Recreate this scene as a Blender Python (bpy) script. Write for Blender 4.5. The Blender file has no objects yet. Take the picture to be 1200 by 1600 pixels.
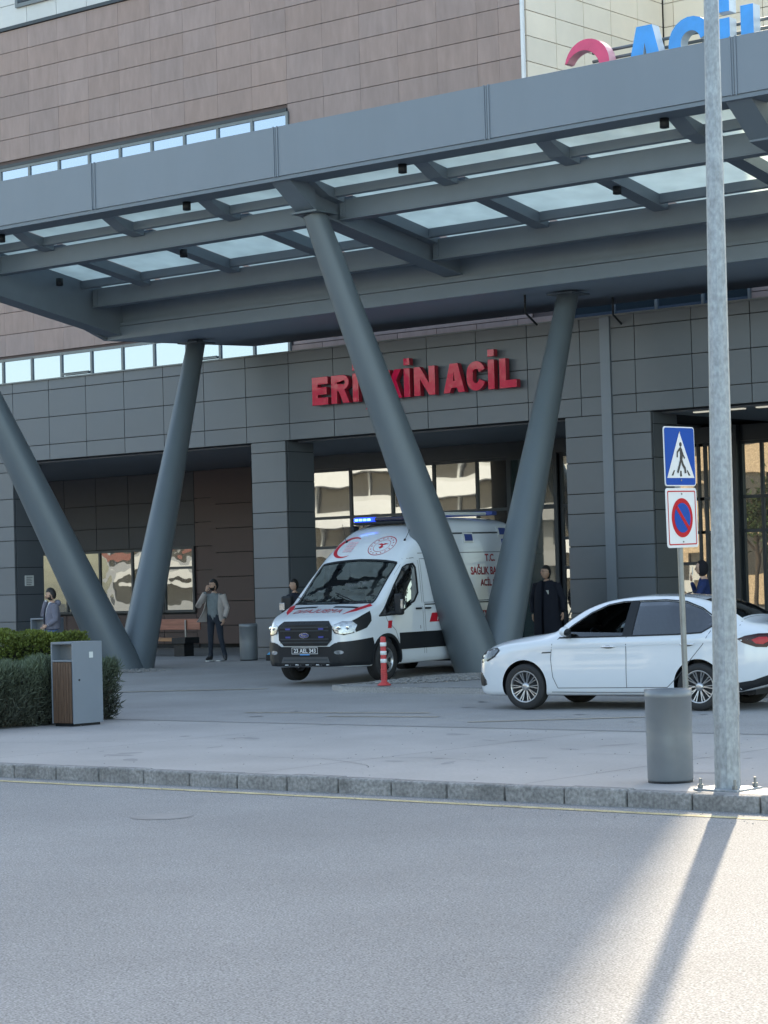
import bpy, bmesh, math, random
import numpy as np
from mathutils import Vector, Matrix
from mathutils.bvhtree import BVHTree
R = math.radians
random.seed(7); rng = np.random.default_rng(7)
scn = bpy.context.scene
col = scn.collection
# ------------------------------------------------------------------ camera
CAM_H = 1.8; FPX = 3580.0
PITCH, ROLL, PSI = R(1.787), R(-1.566), R(39.2)
_v0 = Vector((-math.sin(PSI), math.cos(PSI), 0)); _r0 = Vector((math.cos(PSI), math.sin(PSI), 0)); _u0 = Vector((0, 0, 1))
_F = _v0*math.cos(PITCH)+_u0*math.sin(PITCH); _U = -_v0*math.sin(PITCH)+_u0*math.cos(PITCH)
_X = _r0*math.cos(ROLL)+_U*math.sin(ROLL); _Y = -_r0*math.sin(ROLL)+_U*math.cos(ROLL)
cd = bpy.data.cameras.new('camera'); cam = bpy.data.objects.new('camera', cd); col.objects.link(cam)
m = Matrix((_X, _Y, -_F)).transposed().to_4x4(); m.translation = Vector((0, 0, CAM_H)); cam.matrix_world = m
cd.sensor_fit = 'VERTICAL'; cd.sensor_height = 36; cd.lens = 36*FPX/1600; cd.clip_end = 3000; cd.clip_start = .1
scn.camera = cam
scn.render.resolution_x = 768; scn.render.resolution_y = 1024
# ------------------------------------------------------------------ sky, sun, exposure
SUN_EL = R(33.6); SUN_AZ = Vector((-.471, .882))          # direction on the ground towards the sun
w = bpy.data.worlds.new('World'); scn.world = w; w.use_nodes = True
nt = w.node_tree; sky = nt.nodes.new('ShaderNodeTexSky'); sky.sky_type = 'NISHITA'; sky.sun_disc = False
sky.sun_elevation = SUN_EL; sky.sun_rotation = math.atan2(SUN_AZ.x, SUN_AZ.y) % (2*math.pi)
sky.air_density = 1.0; sky.dust_density = 1.5; sky.ozone_density = 1.0
nt.links.new(sky.outputs[0], nt.nodes['Background'].inputs[0]); nt.nodes['Background'].inputs[1].default_value = .15
sd = bpy.data.lights.new('sun', 'SUN'); so = bpy.data.objects.new('sun', sd); col.objects.link(so)
sd.energy = 2.0; sd.angle = R(.53); sd.color = (1, .91, .81)
so.rotation_euler = Vector((SUN_AZ.x*math.cos(SUN_EL), SUN_AZ.y*math.cos(SUN_EL), math.sin(SUN_EL))).to_track_quat('Z', 'Y').to_euler()
scn.view_settings.view_transform = 'Standard'; scn.view_settings.look = 'None'
scn.view_settings.exposure = 1.88; scn.view_settings.gamma = 1
scn.view_settings.use_white_balance = True; scn.view_settings.white_balance_temperature = 7700; scn.view_settings.white_balance_tint = 6
# ------------------------------------------------------------------ helpers
def tag(o, label=None, cat=None, group=None, kind=None):
    if label: o['label'] = label
    if cat: o['category'] = cat
    if group: o['group'] = group
    if kind: o['kind'] = kind
    return o
def empty(name, loc=(0, 0, 0), rz=0, label=None, cat=None, group=None):
    o = bpy.data.objects.new(name, None); col.objects.link(o); o.location = loc; o.rotation_euler = (0, 0, rz)
    o.empty_display_size = .2
    return tag(o, label, cat, group)
def pchip(xs, ys, x):
    xs = np.array(xs, float); ys = np.array(ys, float); h = np.diff(xs); d = np.diff(ys)/h
    mm = np.zeros(len(xs)); mm[0] = d[0]; mm[-1] = d[-1]
    for i in range(1, len(xs)-1):
        if d[i-1]*d[i] > 0:
            w1 = 2*h[i]+h[i-1]; w2 = h[i]+2*h[i-1]; mm[i] = (w1+w2)/(w1/d[i-1]+w2/d[i])
    i = int(np.clip(np.searchsorted(xs, x)-1, 0, len(xs)-2)); t = np.clip((x-xs[i])/h[i], 0, 1)
    return float(ys[i]*(2*t**3-3*t**2+1)+h[i]*mm[i]*(t**3-2*t*t+t)+ys[i+1]*(-2*t**3+3*t*t)+h[i]*mm[i+1]*(t**3-t*t))
class MB:
    def __init__(s): s.v = []; s.f = []; s.mi = []; s.sm = []; s.c = None
    def add(s, vs, fs, mi=0, sm=False):
        b = len(s.v); s.v += [tuple(p) for p in vs]
        for f in fs: s.f.append(tuple(b+i for i in f)); s.mi.append(mi); s.sm.append(sm)
        return s
    def box(s, x0, x1, y0, y1, z0, z1, mi=0):
        vs = [(x, y, z) for z in (z0, z1) for y in (y0, y1) for x in (x0, x1)]
        return s.add(vs, [(0, 2, 3, 1), (4, 5, 7, 6), (0, 1, 5, 4), (2, 6, 7, 3), (0, 4, 6, 2), (1, 3, 7, 5)], mi)
    def bevbox(s, x0, x1, y0, y1, z0, z1, b=.01, mi=0):
        bm = bmesh.new(); bmesh.ops.create_cube(bm, size=1)
        for v in bm.verts: v.co = ((x0+x1)/2+v.co.x*(x1-x0), (y0+y1)/2+v.co.y*(y1-y0), (z0+z1)/2+v.co.z*(z1-z0))
        bmesh.ops.bevel(bm, geom=bm.edges[:], offset=b, segments=2, affect='EDGES', profile=.5)
        return s.frombm(bm, mi)
    def frombm(s, bm, mi=0, sm=False, M=None):
        bm.verts.index_update(); s.add([(M @ v.co if M else v.co) for v in bm.verts], [[v.index for v in f.verts] for f in bm.faces], mi, sm); bm.free(); return s
    def quad(s, a, b, c, d, mi=0): return s.add([a, b, c, d], [(0, 1, 2, 3)], mi)
    def hexa(s, p, mi=0):        # 8 points, bottom ring then top ring
        return s.add(p, [(3, 2, 1, 0), (4, 5, 6, 7), (0, 1, 5, 4), (1, 2, 6, 5), (2, 3, 7, 6), (3, 0, 4, 7)], mi)
    def tube(s, pts, rad, n=12, mi=0, caps=True, sm=True, flat=None):
        pts = [Vector(p) for p in pts]; rad = rad if hasattr(rad, '__len__') else [rad]*len(pts); vs = []; prev = None
        for i, p in enumerate(pts):
            d = (pts[min(i+1, len(pts)-1)]-pts[max(i-1, 0)]).normalized()
            if prev is None: a = d.orthogonal().normalized() if abs(d.z) < .9 else (Vector((1, 0, 0))-d*d.x).normalized()
            else: a = (prev-d*prev.dot(d)).normalized()
            prev = a; b = d.cross(a)
            for k in range(n):
                t = 2*math.pi*k/n; vs.append(p+(a*math.cos(t)+b*math.sin(t)*(flat or 1))*rad[i])
        fs = [(i*n+k, i*n+(k+1) % n, (i+1)*n+(k+1) % n, (i+1)*n+k) for i in range(len(pts)-1) for k in range(n)]
        s.add(vs, fs, mi, sm)
        if caps:
            s.add(vs[:n], [tuple(reversed(range(n)))], mi); s.add(vs[-n:], [tuple(range(n))], mi)
        return s
    def lathe(s, prof, n=24, M=None, mi=0, sm=True):   # prof (r,z); around z
        vs = [];
        for r_, z in prof:
            for k in range(n):
                p = Vector((r_*math.cos(2*math.pi*k/n), r_*math.sin(2*math.pi*k/n), z)); vs.append(M @ p if M else p)
        fs = [(i*n+k, i*n+(k+1) % n, (i+1)*n+(k+1) % n, (i+1)*n+k) for i in range(len(prof)-1) for k in range(n)]
        return s.add(vs, fs, mi, sm)
    def prism(s, poly, z0, z1, M=None, mi=0):          # poly (x,y) counter-clockwise, extruded on z
        n = len(poly); vs = [Vector((x, y, z0)) for x, y in poly]+[Vector((x, y, z1)) for x, y in poly]
        if M: vs = [M @ v for v in vs]
        return s.add(vs, [tuple(reversed(range(n))), tuple(range(n, 2*n))]+[(i, (i+1) % n, n+(i+1) % n, n+i) for i in range(n)], mi)
    def sphere(s, c, r, n=12, M=None, mi=0):
        bm = bmesh.new(); bmesh.ops.create_uvsphere(bm, u_segments=n, v_segments=max(6, n*2//3), radius=1)
        r = r if hasattr(r, '__len__') else (r, r, r)
        for v in bm.verts: v.co = Vector((v.co.x*r[0], v.co.y*r[1], v.co.z*r[2])); v.co = (M @ v.co if M else v.co)+Vector(c)
        return s.frombm(bm, mi, True)
    def build(s, name, mats, parent=None, loc=None, rz=0):
        me = bpy.data.meshes.new(name); me.from_pydata(s.v, [], s.f)
        for mm_ in (mats if isinstance(mats, (list, tuple)) else [mats]): me.materials.append(mm_)
        me.polygons.foreach_set('material_index', s.mi); me.polygons.foreach_set('use_smooth', s.sm)
        if s.c is not None:
            ca = me.color_attributes.new('tint', 'FLOAT_COLOR', 'CORNER')
            arr = np.ones((len(me.loops), 4), np.float32); k = 0
            for f, c_ in zip(s.f, s.c):
                arr[k:k+len(f), :3] = c_; k += len(f)
            ca.data.foreach_set('color', arr.ravel())
        me.validate(); me.update()
        o = bpy.data.objects.new(name, me); col.objects.link(o)
        if parent: o.parent = parent
        if loc: o.location = loc
        o.rotation_euler.z = rz
        return o
# ------------------------------------------------------------------ materials
def nmat(name):
    m = bpy.data.materials.new(name); m.use_nodes = True; nt = m.node_tree; return m, nt, nt.nodes['Principled BSDF']
def mat(name, c, rough=.6, metal=0, var=.12, scale=3, bump=0, bscale=60, spec=.5, coat=0, tint=False, stretch=(1, 1, 1), var2=0, scale2=40, rvar=.08):
    m, nt, p = nmat(name); N = nt.nodes; L = nt.links
    tc = N.new('ShaderNodeTexCoord'); mp = N.new('ShaderNodeMapping'); mp.inputs['Scale'].default_value = stretch; L.new(tc.outputs['Object'], mp.inputs[0])
    nz = N.new('ShaderNodeTexNoise'); nz.inputs['Scale'].default_value = scale; nz.inputs['Detail'].default_value = 6; nz.inputs['Roughness'].default_value = .6; L.new(mp.outputs[0], nz.inputs['Vector'])
    cr = N.new('ShaderNodeMapRange'); cr.inputs[1].default_value = .3; cr.inputs[2].default_value = .7; cr.inputs[3].default_value = 1-var; cr.inputs[4].default_value = 1+var; L.new(nz.outputs[0], cr.inputs[0])
    last = cr.outputs[0]
    if var2:
        n2 = N.new('ShaderNodeTexNoise'); n2.inputs['Scale'].default_value = scale2; n2.inputs['Detail'].default_value = 3; L.new(mp.outputs[0], n2.inputs['Vector'])
        c2 = N.new('ShaderNodeMapRange'); c2.inputs[1].default_value = .32; c2.inputs[2].default_value = .68; c2.inputs[3].default_value = 1-var2; c2.inputs[4].default_value = 1+var2; L.new(n2.outputs[0], c2.inputs[0])
        mu = N.new('ShaderNodeMath'); mu.operation = 'MULTIPLY'; L.new(last, mu.inputs[0]); L.new(c2.outputs[0], mu.inputs[1]); last = mu.outputs[0]
    vm = N.new('ShaderNodeVectorMath'); vm.operation = 'SCALE'; vm.inputs[0].default_value = c
    L.new(last, vm.inputs['Scale'])
    out = vm.outputs[0]
    if tint:
        at = N.new('ShaderNodeAttribute'); at.attribute_name = 'tint'; v2 = N.new('ShaderNodeVectorMath'); v2.operation = 'MULTIPLY'
        L.new(out, v2.inputs[0]); L.new(at.outputs['Color'], v2.inputs[1]); out = v2.outputs[0]
    L.new(out, p.inputs['Base Color'])
    rr = N.new('ShaderNodeMapRange'); rr.inputs[3].default_value = max(0, rough-rvar); rr.inputs[4].default_value = min(1, rough+rvar); L.new(nz.outputs[0], rr.inputs[0]); L.new(rr.outputs[0], p.inputs['Roughness'])
    p.inputs['Metallic'].default_value = metal; p.inputs['Specular IOR Level'].default_value = spec
    if coat: p.inputs['Coat Weight'].default_value = coat; p.inputs['Coat Roughness'].default_value = .03
    if bump:
        nb = N.new('ShaderNodeTexNoise'); nb.inputs['Scale'].default_value = bscale; nb.inputs['Detail'].default_value = 4; L.new(mp.outputs[0], nb.inputs['Vector'])
        b = N.new('ShaderNodeBump'); b.inputs['Strength'].default_value = 1; b.inputs['Distance'].default_value = bump; L.new(nb.outputs[0], b.inputs['Height']); L.new(b.outputs[0], p.inputs['Normal'])
    return m
def glass_mirror(name, tintc=(.01, .015, .02), refl=.4, wav=.004, wscale=1.1, rough=.01, rc=(.9, .97, 1)):
    m, nt, p = nmat(name); N = nt.nodes; L = nt.links
    p.inputs['Base Color'].default_value = (*tintc, 1); p.inputs['Roughness'].default_value = .2
    g = N.new('ShaderNodeBsdfGlossy'); g.inputs['Roughness'].default_value = rough; g.inputs[0].default_value = (*rc, 1)
    lw = N.new('ShaderNodeFresnel'); lw.inputs[0].default_value = 1.5
    ad = N.new('ShaderNodeMath'); ad.operation = 'ADD'; ad.use_clamp = True; ad.inputs[1].default_value = refl; L.new(lw.outputs[0], ad.inputs[0])
    mx = N.new('ShaderNodeMixShader'); L.new(ad.outputs[0], mx.inputs[0]); L.new(p.outputs[0], mx.inputs[1]); L.new(g.outputs[0], mx.inputs[2])
    if wav:
        tc = N.new('ShaderNodeTexCoord'); nz = N.new('ShaderNodeTexNoise'); nz.inputs['Scale'].default_value = wscale; nz.inputs['Detail'].default_value = 1.2
        L.new(tc.outputs['Object'], nz.inputs['Vector']); b = N.new('ShaderNodeBump'); b.inputs['Strength'].default_value = 1; b.inputs['Distance'].default_value = wav
        L.new(nz.outputs[0], b.inputs['Height']); L.new(b.outputs[0], g.inputs['Normal'])
    L.new(mx.outputs[0], N['Material Output'].inputs[0]); return m
def glass_thin(name, c=(.55, .62, .62), refl=.06):
    m, nt, p = nmat(name); N = nt.nodes; L = nt.links; N.remove(p)
    t = N.new('ShaderNodeBsdfTransparent'); t.inputs[0].default_value = (*c, 1)
    g = N.new('ShaderNodeBsdfGlossy'); g.inputs['Roughness'].default_value = .01
    lw = N.new('ShaderNodeFresnel'); lw.inputs[0].default_value = 1.5; ad = N.new('ShaderNodeMath'); ad.inputs[1].default_value = refl; ad.use_clamp = True; L.new(lw.outputs[0], ad.inputs[0])
    mx = N.new('ShaderNodeMixShader'); L.new(ad.outputs[0], mx.inputs[0]); L.new(t.outputs[0], mx.inputs[1]); L.new(g.outputs[0], mx.inputs[2]); L.new(mx.outputs[0], N['Material Output'].inputs[0]); return m
def emis(name, c, s):
    m, nt, p = nmat(name); p.inputs['Base Color'].default_value = (*c, 1); p.inputs['Emission Color'].default_value = (*c, 1); p.inputs['Emission Strength'].default_value = s; return m
def frosted(name, c):
    m, nt, p = nmat(name); N = nt.nodes; L = nt.links
    p.inputs['Base Color'].default_value = (*c, 1); p.inputs['Roughness'].default_value = .25
    t = N.new('ShaderNodeBsdfTranslucent'); tc = N.new('ShaderNodeTexCoord'); nz = N.new('ShaderNodeTexNoise'); nz.inputs['Scale'].default_value = 2.2; nz.inputs['Detail'].default_value = 8
    L.new(tc.outputs['Object'], nz.inputs['Vector']); mr = N.new('ShaderNodeMapRange'); mr.inputs[3].default_value = .72; mr.inputs[4].default_value = 1.1; L.new(nz.outputs[0], mr.inputs[0])
    vm = N.new('ShaderNodeVectorMath'); vm.operation = 'SCALE'; vm.inputs[0].default_value = c; L.new(mr.outputs[0], vm.inputs['Scale']); L.new(vm.outputs[0], t.inputs[0])
    tr = N.new('ShaderNodeBsdfTransparent'); tr.inputs[0].default_value = (.8, .9, .9, 1)
    a = N.new('ShaderNodeMixShader'); a.inputs[0].default_value = .12; L.new(t.outputs[0], a.inputs[1]); L.new(tr.outputs[0], a.inputs[2])
    b = N.new('ShaderNodeMixShader'); b.inputs[0].default_value = .1; L.new(a.outputs[0], b.inputs[1]); L.new(p.outputs[0], b.inputs[2]); L.new(b.outputs[0], N['Material Output'].inputs[0]); return m
M = {}
M['asphalt'] = mat('asphalt', (.252, .250, .249), .85, 0, .15, .30, .007, 60, .35, var2=.48, scale2=80)
M['lane'] = mat('lane_asphalt', (.29, .282, .275), .8, 0, .14, .5, .003, 60, .4, var2=.2, scale2=60)
M['concrete'] = mat('concrete', (.36, .345, .335), .6, 0, .12, .6, .002, 40, .5, var2=.06, scale2=25)
M['kerb'] = mat('kerb_stone', (.24, .235, .23), .85, 0, .3, 3, .006, 50, .3, var2=.3, scale2=30)
M['earth'] = mat('earth', (.05, .052, .05), .95, 0, .2, .2)
M['panel'] = mat('grey_panel', (.122, .139, .158), .42, .25, .05, .7, .0, spec=.5, tint=True)
M['panel_back'] = mat('panel_backing', (.02, .022, .025), .8)
M['canopy'] = mat('canopy_paint', (.178, .210, .248), .45, .2, .06, .8, stretch=(1, 1, .3))
M['beam'] = mat('beam_paint', (.148, .183, .218), .5, .1, .06, 1.2)
M['column'] = mat('column_paint', (.115, .142, .160), .42, .15, .05, 1.5, stretch=(1, 1, .25))
M['pink'] = mat('pink_stone', (.335, .245, .222), .6, 0, .10, 2.2, .0, spec=.4, tint=True, stretch=(2, 2, .5), var2=.04, scale2=5)
M['pinkback'] = mat('pink_joint', (.12, .088, .084), .9)
M['cream'] = mat('cream_panel', (.93, .81, .66), .5, 0, .04, 1.5, tint=True)
M['creamback'] = mat('cream_joint', (.16, .14, .12), .9)
M['white_panel'] = mat('white_panel', (.62, .63, .62), .5, 0, .05, 1.5, tint=True)
M['recess_dark'] = mat('recess_dark_cladding', (.030, .036, .048), .5, tint=True)
M['brick'] = mat('dark_red_cladding', (.065, .038, .038), .5, 0, .10, 1, tint=True)
M['soffit'] = mat('soffit', (.19, .21, .235), .5, 0, .06, .6)
M['frame'] = mat('dark_frame', (.035, .045, .055), .4, .3)
M['frame_grey'] = mat('grey_frame', (.16, .18, .19), .4, .4)
M['glazing'] = glass_mirror('entrance_glazing', refl=.25, wav=.0021, wscale=.9)
M['skyglass'] = glass_mirror('strip_glass', (.05, .08, .1), refl=.5, wav=.001, wscale=.6, rc=(.60, .69, .86))
M['lowglass'] = glass_mirror('recess_glass', (.02, .03, .03), refl=.15, wav=.003, wscale=1.6)
M['darkglass'] = glass_mirror('dark_door_glass', (.01, .03, .035), refl=.06, wav=0)
M['frost'] = frosted('skylight_glass', (.84, .90, .85))
M['dark'] = mat('dark_interior', (.015, .017, .02), .7)
M['black'] = mat('black_plastic', (.010, .012, .015), .5, spec=.35)
M['bandglass'] = mat('distant_window', (.022, .027, .034), .25)
M['rubber'] = mat('rubber', (.022, .022, .023), .8, bump=.001, bscale=80)
M['redsign'] = mat('red_acrylic', (.62, .010, .065), .05, 0, .05, 3, bump=.003, bscale=2.6, spec=.45, rvar=.02)
M['redside'] = mat('red_letter_side', (.35, .02, .04), .3)
M['bluesign'] = mat('blue_acrylic', (.03, .33, .80), .35)
M['bluelight'] = mat('pale_letter_side', (.55, .62, .68), .4)
M['rose'] = mat('rose_acrylic', (.75, .06, .17), .3)
M['galv'] = mat('galvanised_steel', (.30, .33, .355), .5, .55, .14, 9, stretch=(1, 1, .6), var2=.18, scale2=34)
M['steel'] = mat('steel', (.24, .255, .26), .38, .8, .12, 10)
M['binmetal'] = mat('bin_metal', (.20, .22, .235), .42, .35, .07, 3)
M['boxmetal'] = mat('bin_light_metal', (.19, .22, .255), .4, .1, .04, 2)
M['wood'] = mat('brown_wood', (.12, .07, .045), .6, 0, .35, 6, stretch=(6, 6, .5))
M['benchwood'] = mat('reddish_wood', (.32, .13, .085), .55, 0, .3, 5, stretch=(.4, 5, 5))
M['benchwood2'] = mat('tan_wood', (.34, .17, .08), .55, 0, .3, 5, stretch=(.4, 5, 5))
M['white'] = mat('white_paint', (.78, .79, .79), .35, 0, .04, 3)
M['whitepaper'] = mat('white_notice', (.6, .62, .6), .6)
M['carpaint'] = mat('white_car_paint', (.64, .675, .71), .22, 0, .01, 1, coat=1, rvar=.02)
M['vanpaint'] = mat('white_van_paint', (.66, .70, .735), .25, 0, .03, 1.5, coat=.8, rvar=.03)
M['seam'] = mat('panel_gap', (.06, .065, .07), .6)
M['carglass'] = glass_thin('car_side_glass', (.09, .11, .12), .10)
M['carglass_clear'] = glass_thin('car_glass_clear', (.30, .35, .36), .07)
M['vanglass'] = glass_thin('van_glass', (.66, .73, .73), .17)
M['chrome'] = mat('chrome', (.75, .76, .77), .12, 1)
M['alloy'] = mat('alloy_silver', (.50, .51, .52), .3, .9)
M['red'] = mat('red_marking', (.50, .010, .025), .4)
M['redgloss'] = mat('red_lamp', (.45, .006, .015), .2, spec=.4)
M['tail'] = mat('tail_lamp_dark', (.03, .002, .003), .25, spec=.4)
M['lampglass'] = mat('headlamp', (.36, .38, .40), .08, .5, .35, 14, coat=1)
M['carlamp'] = mat('dark_headlamp', (.10, .11, .12), .08, .5, .35, 14, coat=1)
M['slab'] = mat('bounce_painted_soffit', (.30, .37, .44), .5, .1, .05, .6)  # beam paint lightened: ground bounce on the slab put into its colour
M['bluemark'] = mat('blue_marking', (.02, .05, .22), .4)
M['darkred'] = mat('dark_red_marking', (.36, .008, .025), .4)
M['greymark'] = mat('pale_rose_marking', (.62, .42, .46), .5)
M['seat'] = mat('seat_fabric', (.05, .052, .058), .9)
M['skin'] = mat('skin', (.36, .20, .14), .55, 0, .06, 20)
M['hair'] = mat('black_hair', (.012, .011, .010), .6, 0, .3, 60)
M['stone'] = mat('gravel_stone', (.25, .243, .235), .9, 0, .25, 9)
M['yellow'] = mat('faded_yellow_paint', (.44, .375, .21), .8, 0, .35, 6, var2=.3, scale2=50)
M['plazaline'] = mat('faded_tan_paint', (.36, .31, .25), .8, 0, .2, 6, var2=.2, scale2=50)
M['signblue'] = mat('sign_blue', (.0, .07, .36), .6, var=.03, spec=.15)
M['signwhite'] = mat('sign_white', (.70, .71, .71), .4, var=.03)
M['signred'] = mat('sign_red', (.55, .012, .02), .6, var=.03, spec=.15)
M['signblack'] = mat('sign_black', (.008, .008, .01), .5)
M['bolred'] = mat('bollard_red', (.50, .05, .05), .6, 0, .12, 8)
# ================================================================== ground
mb = MB(); mb.box(-600, 600, -600, 600, -.6, -.2); tag(mb.build('ground', M['earth']), kind='structure')
mb = MB(); mb.quad((-150, -14, -.14), (60, -14, -.14), (60, 16.3, -.14), (-150, 16.3, -.14)); tag(mb.build('road', M['asphalt']), kind='structure')
mb = MB(); mb.box(-150, 60, 16.42, 22.5, -.19, 0); tag(mb.build('pavement', M['concrete']), kind='structure')
def gz(Y): return pchip([0, 26, 28, 33, 37, 60], [0, 0, .02, .15, .2, .2], Y)
mb = MB(); ys = [22.5, 24, 26, 27, 28, 29, 30, 31, 32, 33, 34, 35, 36, 37, 48]
for a, b in zip(ys, ys[1:]):
    mb.quad((-150, a, gz(a)-.004), (60, a, gz(a)-.004), (60, b, gz(b)-.004), (-150, b, gz(b)-.004))
tag(mb.build('forecourt_road', M['lane']), kind='structure')
# kerb stones along the near road
mb = MB(); x = -60.0
while x < 12:
    dx = random.uniform(-.004, .004); dz = random.uniform(-.006, .006)
    mb.bevbox(x+.008, x+.632, 16.27+dx, 16.44+dx, -.16, .004+dz, .018); x += .64
tag(mb.build('kerb', M['kerb']), kind='structure')
mb = MB()
def ln(pts, wd, z=.004, g=False):
    for (x0, y0), (x1, y1) in zip(pts, pts[1:]):
        d = Vector((x1-x0, y1-y0)).normalized(); n = Vector((-d.y, d.x))*wd/2
        mb.quad(*[(x_, y_, (gz(y_) if g else 0)+z) for x_, y_ in ((x0-n.x, y0-n.y), (x1-n.x, y1-n.y), (x1+n.x, y1+n.y), (x0+n.x, y0+n.y))])
ln([(-60, 15.92), (-13.4, 15.92), (10, 15.8)], .12, -.136)
tag(mb.build('road_line', M['yellow']), kind='structure')
mb = MB(); 
for a in [((-30.5, 27.6), (-26.6, 29.3)), ((-22.5, 24.3), (-19.6, 24.9)), ((-17.8, 23.4), (-15.6, 25.3)), ((-20.6, 23.9), (-18.9, 24.2))]: ln(a, .13, .002, True)
tag(mb.build('forecourt_line', M['plazaline']), kind='structure')
# pavement joints and cracks
mb = MB()
for X in (-35, -31, -27, -19.3, -15.1, -11.9, -6): ln([(X, 16.46), (X+.02, 22.5)], .009, .0025)
def crack(x, y, a, n, st=.16):
    pts = [(x, y)]
    for _ in range(n): a += random.uniform(-.5, .5)*.6; x += math.cos(a)*st; y += math.sin(a)*st; pts.append((x, y))
    ln(pts, .008, .003)
crack(-21.9, 18.6, .25, 16); crack(-16.5, 18.0, .1, 18); crack(-13.4, 19.5, -.1, 12); crack(-14.4, 17.3, 2.2, 9)
ln([(-60, 22.47), (20, 22.47)], .035, .0045)
tag(mb.build('pavement_joints', M['seam']), kind='structure')
mb = MB(); mb.lathe([(0, -.1365), (.27, -.1365)], 20, Matrix.Translation((-13.95, 13.99, 0)), sm=False); tag(mb.build('manhole_patch', mat('dark_patch', (.235, .23, .228), .85, 0, .15, 4)), kind='structure')
# kerbed island with gravel round the column feet
def ring_island(pts, z, name):
    mb = MB(); n = len(pts); mb.prism(pts, -.05, z-.012); tag(mb.build('island_surface', M['lane']), kind='structure'); mb = MB()
    P = [Vector(p) for p in pts]
    for a, b in zip(P, P[1:]+P[:1]):
        L_ = (b-a).length; k = max(1, round(L_/.8)); d = (b-a)/L_; nn = Vector((-d.y, d.x))
        for i in range(k):
            p, q = a+d*(L_*i/k+.006), a+d*(L_*(i+1)/k-.006)
            mb.hexa([(p.x, p.y, -.04), (q.x, q.y, -.04), (q.x+nn.x*.13, q.y+nn.y*.13, -.04), (p.x+nn.x*.13, p.y+nn.y*.13, -.04), (p.x, p.y+.01, z), (q.x, q.y+.01, z), (q.x+nn.x*.13, q.y+nn.y*.13, z), (p.x+nn.x*.13, p.y+nn.y*.13, z)])
    return tag(mb.build(name, M['kerb']), kind='structure')
ring_island([(-25.0, 29.15), (-24.4, 28.72), (-10, 28.5), (-10, 34.6), (-24.6, 34.6), (-25.2, 33.9)], .13, 'traffic_island')
# gravel
def gravel(cx, cy, rx, ry, n, z, label, side=None):
    mb = MB()
    for _ in range(n):
        t = random.uniform(0, 2*math.pi); r_ = random.random()**.6
        x, y = cx+rx*r_*math.cos(t), cy+ry*r_*math.sin(t); s = random.uniform(.008, .028); h = z+(1-r_)*.04-.008
        if side and not side(x, y): continue
        bm = bmesh.new(); bmesh.ops.create_icosphere(bm, subdivisions=1, radius=s)
        for v in bm.verts: v.co = Vector((v.co.x*random.uniform(.7, 1.3)+x, v.co.y*random.uniform(.7, 1.3)+y, v.co.z*.7+h))
        mb.frombm(bm)
    return tag(mb.build('gravel', M['stone']), label, 'gravel', kind='stuff')
gravel(-24.4, 32.0, 1.0, 2.4, 2600, .14, 'loose pale gravel heaped around the foot of the right V column', lambda x, y: x > -24.95 or y > 29.6 and x > -25.0)
gravel(-34.1, 33.2, 1.15, .9, 1200, .16, 'loose grit around the foot of the left V column')
# ================================================================== building helpers
def tints(n, v, hue=.0):
    out = []
    for _ in range(n):
        b = random.uniform(1-v, 1+v); h = random.uniform(-hue, hue); out.append((b*(1+h), b, b*(1-h)))
    return out
def panels(mb, xs, zs, Y, th=.05, gap=.018, v=.03, hue=.0, axis='x', X=None, skip=None, gx=None):
    """cladding panels as separate boxes; axis 'x': plane Y=const facing -y; axis 'y': plane X=const facing +x"""
    if mb.c is None: mb.c = []
    for a, b in zip(xs, xs[1:]):
        for c_, d in zip(zs, zs[1:]):
            if skip and skip((a+b)/2, (c_+d)/2): continue
            n0 = len(mb.f); o = random.uniform(0, .003)
            if axis == 'x': mb.box(a+(gx or gap)/2, b-(gx or gap)/2, Y-o, Y+th, c_+gap/2, d-gap/2)
            else: mb.box(X-th, X+o, a+gap/2, b-gap/2, c_+gap/2, d-gap/2)
            mb.c += tints(1, v, hue)*(len(mb.f)-n0)
def steps(a, b, first, pitch):
    """joints first+k*pitch clipped to [a,b]"""
    out = [a]; k = math.ceil((a-first)/pitch+.05)
    while first+k*pitch < b-.05: out.append(first+k*pitch); k += 1
    return out+[b]
Z0 = .2
# ------------------------------------------------------------------ low emergency wing
wing = empty('emergency_wing', (-34, 38, Z0), 0, 'low dark grey panelled wing with deep entrances under the canopy', 'building')
def P(o): o.parent = wing; o.matrix_parent_inverse = Matrix.Translation((34, -38, -Z0)); return o
rows = [5.03, 5.40, 6.07, 6.73, 7.0]; prow = [Z0, .45, 1.10, 1.77, 2.44, 3.10, 3.45, 4.13, 4.79, 5.03]; prow2 = [Z0, .45, 1.1, 1.78, 2.43, 3.08, 3.48, 4.1, 4.62, 5.03]
mb = MB(); VX = steps(-60.9, -8, -42.72, 1.30)
PIPE = (-25.32, -25.09)
panels(mb, [x for x in VX if x < PIPE[0]]+[PIPE[0]], rows, 38, v=.045); panels(mb, [PIPE[1]]+[x for x in VX if x > PIPE[1]], rows, 38, v=.045)
for a, b in ((-43.85, -42.77), (-34.8, -33.76), (-26.23, PIPE[0]), (PIPE[1], -24.19), (-17.2, -8)):
    panels(mb, [a, b] if b-a < 3 else steps(a, b, -42.77, 2.6), prow if a < -30 else prow2, 38, v=.045)
P(mb.build('cladding', M['panel']))
mb = MB()
mb.box(-61, -8, 38.045, 38.4, 5.03, 6.99)
for a, b in ((-43.84, -42.78), (-34.79, -33.77), (-26.22, -24.2), (-17.19, -8)): mb.box(a, b, 38.045, 38.94, Z0-.1, 5.0)
mb.box(-61, -8, 38.41, 41.0, 6.7, 6.93)
P(mb.build('wall_core', M['panel_back']))
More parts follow.
